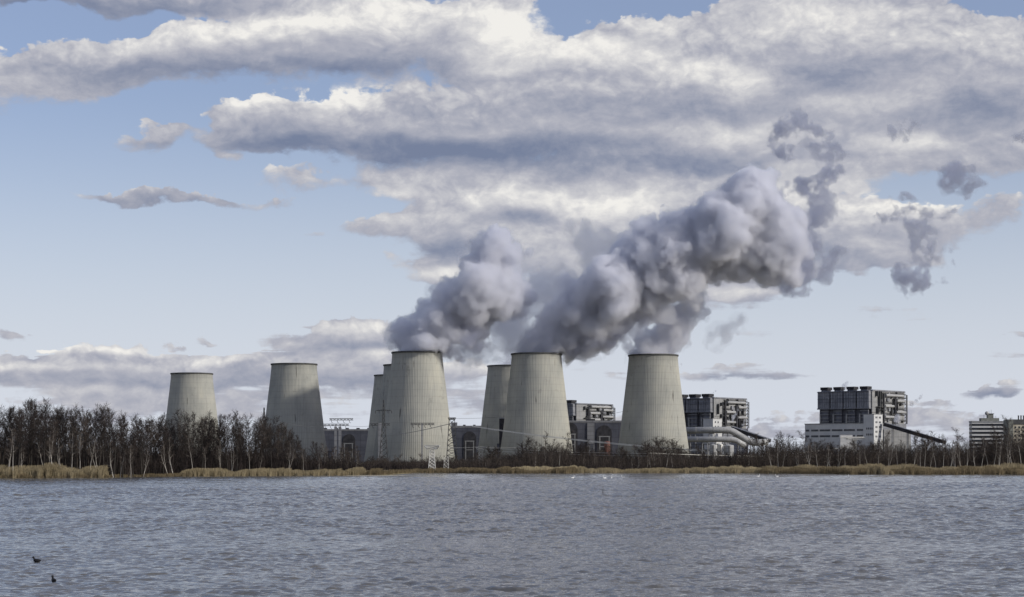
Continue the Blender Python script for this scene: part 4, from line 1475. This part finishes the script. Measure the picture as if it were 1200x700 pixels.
def cable(label, a, b, sag, r, m='cable', name='power_line', n=24, strands=1, gap=.5):
    A, B = at(*a), at(*b)
    t = thing(name, label, 'power line', A, group=None)
    for k in range(strands):
        pts = []
        for s in np.linspace(0, 1, n):
            p = A.lerp(B, s) - A
            p.z -= 4 * sag * s * (1 - s)
            p.z += (k - (strands - 1) / 2) * gap
            pts.append(p)
        MB().path(pts, r, 4).build('conductor', M[m], t, fix=False)
    return t


cable('bright conductor bundle falling from the left-centre hall past the middle tower to the right', (553, 499.5, 1300), (825, 528.5, 930), 1.5, .16, 'bright_cable', strands=2, gap=.45)
cable('dark line rising across the foot of the left-of-centre tower', (447, 511.5, 1700), (530, 496, 1200), 1.2, .22)
cable('pair of pale lines low over the shrubs right of the middle tower', (563, 526, 880), (760, 533, 840), .6, .07, 'bright_cable', strands=2, gap=1.1)
cable('pale line low before the dark wood under the flue ducts', (760, 531, 840), (1002, 534, 900), .8, .09, 'bright_cable', strands=1)
cable('line from the flue ducts to the T-shaped mast', (800, 527, 930), (1002, 515.5, 900), 1.8, .055, 'bright_cable')
cable('low line from the T-shaped mast to the left', (860, 537, 860), (1003, 523, 900), .4, .05, 'bright_cable')
cable('thin line between the second and third basket masts', (563, 523.5, 880), (612, 524, 890), .5, .05, 'steel')
cable('thin line from the white basket mast to the second one', (506, 523, 775), (563, 523.5, 880), .6, .05, 'steel')
cable('thin dark line from the gantry to the left pylon', (397, 497, 1780), (309.5, 489, 1150), 4, .12)
cable('thin dark line between the two left gantries', (397, 497.5, 1780), (446, 497.5, 1780), 2, .15)
cable('thin dark line behind the left-centre towers at hall roof height', (500, 489, 2000), (600, 487.5, 2000), 2, .16)
cable('thin dark line from the grey hall roof to the lone tower', (722, 484, 2100), (745, 478, 2100), .5, .18)

# ------------------------------------------------------------------ trees


def rotated(d, ang, r):
    """tilt direction d by ang about a random axis across it"""
    ax = d.orthogonal().normalized()
    ax.rotate(Matrix.Rotation(r.uniform(0, 2 * math.pi), 3, d))
    v = d.copy(); v.rotate(Matrix.Rotation(ang, 3, ax))
    return v


def grow(seed, H, spread=.30, first=.34, limbs=16, twigs=900, lean=0.0, r0=.24, stems=1, twig_w=.045, crown_top=1.0, droop=0.0):
    """bare broadleaf tree: returns trunk-and-limb mesh builder and crown (branch and twig) builder"""
    r = random.Random(seed)
    tr, cr = MB(), MB()
    tips = []
    for st in range(stems):
        la = lean + (r.uniform(.05, .22) if stems > 1 else 0)
        ph = r.uniform(0, 6.28)
        d = Vector((math.sin(la) * math.cos(ph), math.sin(la) * math.sin(ph), math.cos(la)))
        h = H * (1 if st == 0 else r.uniform(.7, .95))
        pts, rad = [], []
        p = Vector((r.uniform(-.3, .3) * (stems > 1), r.uniform(-.3, .3) * (stems > 1), -.4))
        n = 9
        for k in range(n):
            pts.append(p.copy()); f = k / (n - 1)
            rad.append(max(.03, r0 * (1 - f * .9) * (1.25 if k == 0 else 1)))
            d = (d + Vector((r.uniform(-.09, .09), r.uniform(-.09, .09), .09))).normalized()
            p = p + d * h / (n - 1)
        tr.path(pts, rad, 6)
        for k in range(limbs // stems):
            f = first + (1 - first) * (k + r.random()) / (limbs / stems)
            f = min(f, .97)
            i = int(f * (n - 1)); q = f * (n - 1) - i
            b0 = pts[i].lerp(pts[min(i + 1, n - 1)], q)
            rr = rad[i] * .55
            L = H * spread * (1.15 - .75 * f) * r.uniform(.7, 1.25)
            dd = rotated((pts[min(i + 1, n - 1)] - pts[max(0, i - 1)]).normalized(), r.uniform(.55, 1.05), r)
            lp, lr = [b0], [rr]
            c = b0.copy()
            for s in range(4):
                dd = (dd + Vector((r.uniform(-.2, .2), r.uniform(-.2, .2), r.uniform(.05, .3) - droop))).normalized()
                c = c + dd * L / 4
                lp.append(c.copy()); lr.append(max(.018, rr * (1 - (s + 1) / 4.4)))
            tr.path(lp, lr, 4, cap=False)
            for s in range(1, 5):
                for _ in range(3):
                    d3 = rotated((lp[s] - lp[s - 1]).normalized(), r.uniform(.4, 1.0), r)
                    L3 = L * r.uniform(.22, .5)
                    e = lp[s] + d3 * L3 + Vector((0, 0, L3 * (.15 - droop)))
                    cr.path([lp[s], lp[s].lerp(e, .5) + Vector((r.uniform(-.1, .1), r.uniform(-.1, .1), .05)), e], [.035, .026, .014], 3, cap=False)
                    tips.append((lp[s], e, L3))
        tips.append((pts[-2], pts[-1], h * .1))
    for _ in range(twigs):
        a, b, L = r.choice(tips)
        o = a.lerp(b, r.uniform(.25, 1.0))
        d = rotated((b - a).normalized(), r.uniform(.2, 1.2), r)
        l = r.uniform(.5, 1.35) * (H / 20) ** .5
        e = o + d * l + Vector((0, 0, l * (.12 - droop)))
        s = Vector((r.gauss(0, 1), r.gauss(0, 1), r.gauss(0, 1))).cross(d)
        if s.length < 1e-3:
            continue
        s = s.normalized() * twig_w
        cr.tri(o - s, o + s, e)
        # side sprays
        for _k in range(2):
            o2 = o.lerp(e, r.uniform(.2, .8)); d2 = rotated(d, r.uniform(.5, 1.0), r)
            e2 = o2 + d2 * l * .55
            cr.tri(o2 - s * .7, o2 + s * .7, e2)
    return tr, cr


def tree_kind(name, label, cat, group, tr, cr, bark, twig):
    t = thing(name, label, cat, (0, -200, 0), group=group)
    a = tr.build('trunk', M[bark], t, smooth=True, fix=False)
    b = cr.build('crown', M[twig], t, fix=False)
    KIDS[t.name] = [a, b]
    t['unit'] = 1
    return t


def top_row(px, prof):
    return float(np.interp(px, [p[0] for p in prof], [p[1] for p in prof]))


used = set()


def plant(proto, x, y, h, rz, label, group, H=20.0, wide=1.0):
    s = h / H
    loc = (x, y, ground_z(x, y))
    if proto.name not in used:
        used.add(proto.name)
        proto.location = loc; proto.rotation_euler = (0, 0, rz); proto.scale = (s * wide, s * wide, s)
        proto['label'] = label; proto['group'] = group
        return proto
    return dup(proto, loc, rz, (s * wide, s * wide, s), label, group)


LEFT_TOP = [(-60, 480), (0, 482), (12, 478), (23, 474.5), (35, 474.5), (46, 477), (58, 480), (70, 483.5), (80, 482), (90, 482), (100, 484), (116, 482), (128, 484), (140, 487.5), (155, 491), (170, 494), (186, 493), (198, 490),
            (212, 489), (222, 491), (232, 494), (250, 491), (262, 487.5), (275, 487), (285, 492), (292, 495), (302, 495), (312, 495), (324, 498), (336, 503), (342, 512), (348, 518), (358, 519), (370, 522), (380, 526), (400, 524), (415, 528), (425, 536), (440, 541)]

tall = [tree_kind('bare_tree', 'bare dark tree', 'tree', None, *grow(100 + k, 20, (.20, .26, .17, .23, .21, .28, .18)[k], (.42, .3, .5, .38, .46, .34, .4)[k], 20, (480, 560, 400, 520, 440, 600, 420)[k], .0 if k % 2 else .06, .22, twig_w=.034), 'bark', ('twig', 'twig', 'twig_red', 'twig', 'twig_grey', 'twig', 'twig_red')[k]) for k in range(7)]
light = [tree_kind('bare_tree', 'bare tree', 'tree', None, *grow(140 + k, 20, .19, .30, 16, 330, .06, .17, twig_w=.034), 'bark_brown', 'twig_red') for k in range(4)]
birch = [tree_kind('birch_tree', 'birch', 'tree', None, *grow(180 + k, 20, .17, .45, 14, 430, (.02, .18, .07, .26, .12)[k], .19, 1 if k % 2 == 0 else 2, .04, droop=.12), 'birch', 'twig_grey') for k in range(5)]


def left_zone(px):
    if px < 118:
        return 'bare dark tree behind the left reed bank', 'trees behind the left reed bank'
    if px < 203:
        return 'bare dark tree at the open water edge between the two left reed banks', 'trees at the open left water edge'
    if px < 258:
        return 'bare dark tree before the leftmost small cooling tower', 'trees before the leftmost tower'
    if px < 318:
        return 'bare dark tree in the wood between the two left cooling towers', 'trees between the two left towers'
    return 'bare tree at the right end of the left wood before the third tower', 'trees at the right end of the left wood'


tr_rng = random.Random(21)
n_left = 0
rows = [(14, 66), (26, 66), (42, 66), (64, 60)]
for d, count in rows:
    for k in range(count):
        px = -30 + 462 * (k + tr_rng.uniform(.1, .9)) / count
        x0 = xat(px, 600)
        y = shore_y(x0) + d + tr_rng.uniform(-7, 7)
        if px > 345 and d > 40:
            continue
        x = xat(px, y)
        h = zat(top_row(px, LEFT_TOP), y) - .6
        h *= tr_rng.choice((1.06, 1.0, .97, .9, .8, .68))
        if h < 3.5:
            continue
        lab, grp = left_zone(px)
        src = tr_rng.choice(tall) if tr_rng.random() < .8 and h > 10 else tr_rng.choice(light)
        plant(src, x, y, h, tr_rng.uniform(0, 6.28), lab, grp, wide=min(1.5, (20 / h) ** .35))
        n_left += 1
# white stems along the front of the left wood
GB = 'white birch stems along the left wood'
for px, hh, k in ((10, .62, 1), (16, .72, 2), (23, .5, 3), (51, .6, 0), (60, .78, 1), (63, .7, 4), (74, .6, 3), (84, .75, 0), (93, .7, 2), (105, .62, 0), (116, .66, 1), (133, .6, 3), (141, .5, 0), (153, .62, 2), (168, .5, 1),
                  (197, .6, 3), (203, .66, 3), (226, .7, 0), (241, .5, 2), (258, .62, 3), (271, .5, 1), (293, .55, 2), (304, .4, 0), (337, .72, 1), (340, .6, 0), (356, .8, 2), (372, .6, 3)):
    y = shore_y(xat(px, 600)) + 6 + tr_rng.uniform(-2, 4)
    h = (zat(top_row(px, LEFT_TOP), y) - .6) * hh
    lab = 'white birch stem leaning against the dark wood' + (' behind the left reed bank' if px < 118 else ' at the open water edge' if px < 203 else ' behind the second reed bank')
    plant(birch[k], xat(px, y), y, max(h, 5), tr_rng.uniform(0, 6.28), lab, GB + (' by the first reeds' if px < 118 else ' by the open edge' if px < 203 else ' by the second reeds'))
for px in (378, 382, 387, 391, 396, 400, 404, 408, 412, 416, 419):
    y = 668 + tr_rng.uniform(-14, 18)
    plant(birch[tr_rng.randrange(5)], xat(px, y), y, zat(522 + tr_rng.uniform(-2, 8), y) - .6, tr_rng.uniform(0, 6.28), 'pale birch in the low thicket below the two-column gantry', 'birches of the thicket below the gantry')

# right shore
RIGHT_TOP = [(430, 538), (445, 535), (455, 537), (470, 538), (490, 537), (505, 536), (520, 536), (535, 534), (550, 536), (560, 531), (575, 530), (590, 531), (605, 529), (616, 522), (625, 519), (636, 518), (646, 518), (654, 515), (664, 518),
             (672, 524), (690, 524), (706, 525), (725, 529), (740, 531), (752, 528), (762, 524), (772, 521), (782, 524), (795, 523), (810, 528), (830, 531), (850, 530), (865, 526), (880, 520), (895, 517), (920, 517), (950, 516), (985, 517), (1020, 518), (1050, 517),
             (1075, 518), (1095, 516), (1120, 514), (1140, 515), (1155, 513), (1163, 509), (1172, 511), (1182, 506), (1192, 503), (1200, 501), (1240, 500)]


def right_zone(px):
    if px < 560:
        return 'low shrub before the left-of-centre cooling tower', 'shrubs before the left-of-centre tower'
    if px < 680:
        return 'bare shrubby tree before the middle cooling tower', 'trees before the middle tower'
    if px < 735:
        return 'bare shrubby tree before the grey hall', 'trees before the grey hall'
    if px < 812:
        return 'bare shrubby tree before the lone right cooling tower', 'trees before the lone right tower'
    if px < 900:
        return 'bare tree below the silver flue ducts', 'trees below the flue ducts'
    if px < 1070:
        return 'bare tree below the long white office wing', 'trees below the white wing'
    if px < 1150:
        return 'bare tree between the coal conveyor and the office block', 'trees between conveyor and office block'
    return 'bare tree before the office block at the right border', 'trees before the office block'


bush = [tree_kind('bare_shrub', 'bare shrub', 'shrub', None, *grow(220 + k, 20, .42, .12, 16, 1000, .1, .16, 3, .055), 'bark_brown', ('twig', 'twig_red', 'twig_grey')[k]) for k in range(3)]
right_birches = [(570, .5), (576, .6), (584, .4), (627, .75), (640, .8), (648, .6), (655, .95), (684, .7), (697, .8), (703, .6), (741, .7), (746, .9), (757, .8), (763, .7), (769, .9), (775, .95), (781, 1.0), (788, .7), (801, .7),
                 (877, .7), (905, .9), (912, 1.0), (917, .8), (936, .7), (947, .9), (952, .95), (958, 1.0), (967, .9), (975, .8), (981, .9), (990, .8), (1008, .8), (1017, .9), (1029, .8), (1040, .9), (1052, .8), (1062, .9), (1070, .85),
                 (1079, .9), (1084, 1.0), (1090, .85), (1097, .95), (1106, .9), (1113, 1.0), (1120, .95), (1127, 1.0), (1132, .9), (1144, .95), (1150, .9), (1158, .95), (1164, 1.0), (1171, 1.0), (1180, .9), (1189, 1.0), (1197, .95), (1206, 1.0)]
for i, (px, hf) in enumerate(right_birches):
    y = max(800 if px < 820 else 735, shore_y(xat(px, 740)) + 22) + tr_rng.uniform(-8, 22)
    h = (zat(top_row(px, RIGHT_TOP), y) - .7) * hf * tr_rng.uniform(.92, 1.08)
    lab, grp = right_zone(px)
    plant(birch[tr_rng.randrange(5)], xat(px, y), y, max(h, 4), tr_rng.uniform(0, 6.28), lab.replace('bare shrubby tree', 'white-stemmed birch').replace('bare tree', 'white-stemmed birch').replace('low shrub', 'pale birch'), 'birches: ' + grp)
for k in range(150):
    px = 436 + 790 * (k + tr_rng.random()) / 150
    y = max(830 if px < 820 else 770, shore_y(xat(px, 760)) + 30) + tr_rng.uniform(0, 60)
    h = (zat(top_row(px, RIGHT_TOP), y) - .7) * tr_rng.choice((1.28, 1.05, 1.0, .9, .8))
    if h < 1.5: continue
    lab, grp = right_zone(px)
    tall_one = 612 < px < 668 or px > 870
    src = tr_rng.choice(light + bush[:2]) if tall_one else tr_rng.choice(bush)
    if not tall_one:
        lab = lab.replace('bare shrubby tree', 'dark bare shrub').replace('bare tree', 'dark bare shrub')
    plant(src, xat(px, y), y, h, tr_rng.uniform(0, 6.28), lab if src in light else lab.replace('bare shrubby tree', 'dense dark shrub').replace('bare tree', 'dense dark shrub'), ('trees: ' if src in light else 'shrubs: ') + grp,
          wide=1.25 if src in light else 1.6)
# every source that was never planted goes
for s in tall + light + birch + bush:
    if s.name not in used:
        for c in KIDS[s.name]:
            bpy.data.objects.remove(c)
        bpy.data.objects.remove(s)

# the wood behind, which reads as one mass, and the undergrowth


def thicket(name, x_rows, tops, count, seed, m, hmin=.5, stems=(3, 7), w=.07, tag_label=None):
    """bare stems and twigs; x_rows: (px0, px1, y0, y1)"""
    r = random.Random(seed)
    mb = MB()
    px0, px1, y0, y1 = x_rows
    for _ in range(count):
        px = r.uniform(px0, px1); y = r.uniform(y0, y1); x = xat(px, y)
        y = max(y, shore_y(x) + r.uniform(11, 30)); x = xat(px, y)
        g = ground_z(x, y)
        h = tops(px, y, r)
        if h < .4:
            continue
        for s in range(r.randint(*stems)):
            d = Vector((r.gauss(0, .16), r.gauss(0, .16), 1)).normalized()
            a = Vector((x + r.gauss(0, .5), y + r.gauss(0, .5), g - .1))
            e = a + d * h * r.uniform(.6, 1.0)
            sd = Vector((1, r.uniform(-.5, .5), 0)).normalized() * w
            mid = a.lerp(e, .55) + Vector((r.gauss(0, .12), 0, 0))
            mb.quad(a - sd, a + sd, mid + sd * .7, mid - sd * .7); mb.tri(mid - sd * .7, mid + sd * .7, e)
            for q in range(5):
                o = a.lerp(e, r.uniform(.3, .98)); dd = rotated(d, r.uniform(.35, 1.0), r); l = h * r.uniform(.06, .2) + .2
                s2 = sd * .6
                e2 = o + dd * l
                mb.tri(o - s2, o + s2, e2)
                o2 = o.lerp(e2, .5); d2 = rotated(dd, .7, r)
                mb.tri(o2 - s2 * .8, o2 + s2 * .8, o2 + d2 * l * .6)
    o = mb.build(name, M[m], fix=False)
    return tag(o, tag_label, kind='stuff')


thicket('undergrowth', (-40, 432, 585, 720), lambda px, y, r: (r.uniform(.15, .45) if r.random() < .6 else r.uniform(.4, .75)) * max(0, zat(top_row(px, LEFT_TOP), y) - .6) * (.85 if px < 345 else .95), 5200, 5, 'twig', tag_label='dark tangled undergrowth of the left wood')
thicket('woods', (425, 1240, 800, 960), lambda px, y, r: r.uniform(.45, 1.0) * max(0, zat(top_row(px, RIGHT_TOP) + 1.5, y) - .8), 5200, 6, 'twig_red', tag_label='brown bare wood that closes the right shore')
thicket('brushwood', (425, 1240, 775, 840), lambda px, y, r: r.uniform(.3, .8) * max(.8, min(4.5, zat(top_row(px, RIGHT_TOP) + 3, y) - .8)), 3000, 8, 'twig', tag_label='dark low brushwood along the right shore')

# ------------------------------------------------------------------ reeds


def reeds(label, px0, px1, off0, off1, top, count, seed, m, w=.05):
    """reed bed of blades on the shore strip between off0 and off1 behind the water's edge"""
    r = random.Random(seed)
    mb = MB()
    lump = [(r.uniform(px0, px1), r.uniform(.35, 1.35), r.uniform(2, 12)) for _ in range(int((px1 - px0) / 6))]
    edge = [r.uniform(-2.2, 2.5) for _ in range(200)]
    for _ in range(count):
        px = r.uniform(px0, px1)
        x = xat(px, shore_y(xat(px, 640)))
        y = shore_y(x) + off0 + edge[int((px - px0) / 3.1) % 200] * min(1, (off1 - off0) / 8) + (off1 - off0) * r.random()
        g = max(ground_z(x, y), -.1)
        e = min(1.0, min(px - px0, px1 - px) / 8.0 + .35)
        hh = top * e * r.uniform(.7, 1.08)
        for lp, lf, lw in lump:
            hh *= 1 + (lf - 1) * math.exp(-((px - lp) / lw) ** 2) * .5
        hh = max(.4, min(hh, top * 1.35))
        a = Vector((x, y, g)); b = a + Vector((r.gauss(.06, .12) * hh, r.gauss(0, .1) * hh, hh))
        s = Vector((1, r.uniform(-.4, .4), 0)) * w * r.uniform(.6, 1.3)
        mid = a.lerp(b, .6) + Vector((0, 0, hh * .04))
        mb.quad(a - s, a + s, mid + s * .8, mid - s * .8)
        mb.tri(mid - s * .8, mid + s * .8, b)
        if r.random() < .5:
            mb.tri(b - s * 1.6 + Vector((0, 0, -.35)), b + s * 1.6 + Vector((0, 0, -.3)), b + Vector((.1, 0, .12)))
    return tag(mb.build('reeds', M[m], fix=False), label, kind='stuff')


reeds('tan reed bank at the far left shore', -40, 114, -1.0, 9, 3.1, 15000, 1, 'reed')
reeds('brown stubs at the foot of the left reed bank', -40, 118, -1.5, 1.0, 1.0, 4000, 2, 'reed_dark')
reeds('long low reed bank along the left wood', 200, 428, -.5, 10, 2.1, 16000, 3, 'reed')
reeds('dead stubs along the open left water edge', 116, 204, -.5, 3, .9, 2500, 4, 'reed_dark')
reeds('brown reed strip on the far shore in the middle', 425, 545, 0, 12, 1.6, 6000, 5, 'reed_dark')
reeds('brown reed bank in the middle of the shore', 537, 680, -1.0, 8, 2.2, 12000, 6, 'reed_dark')
reeds('pale straw behind the middle reed bank', 596, 682, 8, 22, 2.7, 4000, 7, 'reed_pale')
reeds('reed strip before the lone tower and the flue ducts', 676, 905, -.5, 12, 2.0, 13000, 8, 'reed')
reeds('pale straw tufts before the flue ducts', 830, 925, 10, 24, 2.6, 2500, 9, 'reed_pale')
reeds('brown reeds along the right shore', 885, 1230, -1.0, 12, 2.3, 20000, 10, 'reed_dark')
reeds('tan reeds behind the right shore edge', 890, 1230, 6, 24, 3.0, 15000, 11, 'reed')
reeds('tall reed tuft on the right shore', 992, 1045, -1.0, 6, 3.2, 4500, 12, 'reed')

# sand spit right of the second reed bank
mb = MB()
n = 26
for k in range(n):
    a = 2 * math.pi * k / n
    mb.v.append((14 * math.cos(a) * (1 + .15 * math.sin(3 * a)), 3.2 * math.sin(a), -.03)); mb.v.append((11 * math.cos(a), 2.0 * math.sin(a), .14))
mb.v.append((0, 0, .2))
for k in range(n):
    k2 = (k + 1) % n
    mb.f.append((2 * k, 2 * k2, 2 * k2 + 1, 2 * k + 1)); mb.f.append((2 * k + 1, 2 * k2 + 1, 2 * n))
o = mb.build('sand_bank', M['sand']); o.location = (xat(421, 640) + 4, 638, 0)
tag(o, kind='structure')

# ------------------------------------------------------------------ birds and the marker stake


def bird_mesh(kind, m):
    """one continuous body from rounded masses"""
    import openvdb
    if kind == 'swan':
        parts = [((-.05, 0, .16), (.48, .22, .20)), ((-.48, 0, .26), (.22, .10, .08)), ((.30, 0, .22), (.20, .15, .15))]
        neck = [(.40, .25), (.52, .42), (.50, .62), (.46, .78), (.50, .90), (.60, .92)]
        rad = [.09, .07, .055, .05, .062, .055]
    else:
        parts = [((-.02, 0, .07), (.21, .11, .11)), ((-.19, 0, .10), (.09, .05, .04)), ((.10, 0, .11), (.10, .08, .08))]
        neck = [(.13, .14), (.17, .21), (.20, .27), (.24, .275)]
        rad = [.05, .04, .05, .035]
    vx = .016 if kind == 'swan' else .008
    sh = (110, 48, 78)
    lo = np.array([-.9 if kind == 'swan' else -.42, -24 * vx, -.1])
    X, Yg, Z = np.meshgrid(*[lo[k] + np.arange(sh[k]) * vx for k in range(3)], indexing='ij')
    D = np.full(sh, 9.0)
    smin = lambda a, b, k: -k * np.log(np.exp(-a / k) + np.exp(-b / k))
    for c, q in parts:
        d = (np.sqrt(((X - c[0]) / q[0]) ** 2 + ((Yg - c[1]) / q[1]) ** 2 + ((Z - c[2]) / q[2]) ** 2) - 1) * min(q)
        D = smin(D, d, vx * 1.5)
    for i in range(len(neck) - 1):
        for s in np.linspace(0, 1, 5):
            cx = neck[i][0] * (1 - s) + neck[i + 1][0] * s; cz = neck[i][1] * (1 - s) + neck[i + 1][1] * s
            rr = rad[i] * (1 - s) + rad[i + 1] * s
            D = smin(D, np.sqrt((X - cx) ** 2 + Yg ** 2 + (Z - cz) ** 2) - rr, vx)
    g = openvdb.FloatGrid(9.0); g.copyFromArray(D.astype(np.float32))
    p, q = g.convertToQuads(0.0)
    me = bpy.data.meshes.new('body')
    me.from_pydata([tuple(v) for v in p * vx + lo], [], [tuple(int(i) for i in f[::-1]) for f in q])
    me.polygons.foreach_set('use_smooth', [True] * len(me.polygons))
    me.update(); flip_if_needed(me)
    me.materials.append(M[m])
    return me


def bird(kind, label, px, py, rz, bodies={}):
    Y = CAM_H * F / (py - HY)
    if kind not in bodies:
        bodies[kind] = bird_mesh(kind, 'swan' if kind == 'swan' else 'coot')
        b = MB()
        if kind == 'swan': b.tube((.645, 0, .905), (.76, 0, .87), .03, .012, 6)
        else: b.tube((.262, 0, .275), (.33, 0, .262), .018, .006, 6)
        bodies[kind + 'b'] = b.mesh('beak', M['orange_beak' if kind == 'swan' else 'beak'])
    t = thing('swan' if kind == 'swan' else 'coot', label, 'bird', (xat(px, Y), Y, .015 if kind == 'coot' else -.02), rz)
    link('body', bodies[kind], t); link('beak', bodies[kind + 'b'], t)
    t.scale = (.82, .82, .82) if kind == 'coot' else (.85, .85, .85)
    return t


bird('coot', 'black waterbird farther out on the left water', 43, 659.0, R(172))
bird('coot', 'black waterbird nearest the lower left corner', 63, 682.5, R(120))
for q, (px, py, lab) in enumerate(((671, 560.6, 'white swan alone left of the others off the middle reeds'), (708.5, 560.8, 'tiny white swan, first of three close together'), (716.5, 560.8, 'brightest white swan, middle of three close together'),
                                   (730, 560.2, 'faint white swan, last of three close together'), (888.5, 558.8, 'white swan left of the pair below the flue ducts'), (910.5, 558.9, 'white swan right of the pair below the flue ducts'),
                                   (995, 559.6, 'small white swan off the tall reed tuft'))):
    bird('swan', lab, px, py, R((30, 200, 75, 160, 20, 190, 100)[q]))
Y = CAM_H * F / 39.0
t = thing('marker_stake', 'thin dark stake standing in the water below the grey hall', 'stake', (xat(706.5, Y), Y, 0))
MB().path([(0, 0, -.5), (.01, 0, .6), (.03, 0, 1.15)], [.05, .045, .035], 8).build('pole', M['bark'], t)
MB().lathe([(.06, .95), (.06, 1.02)], 8).build('band', M['beak'], t)
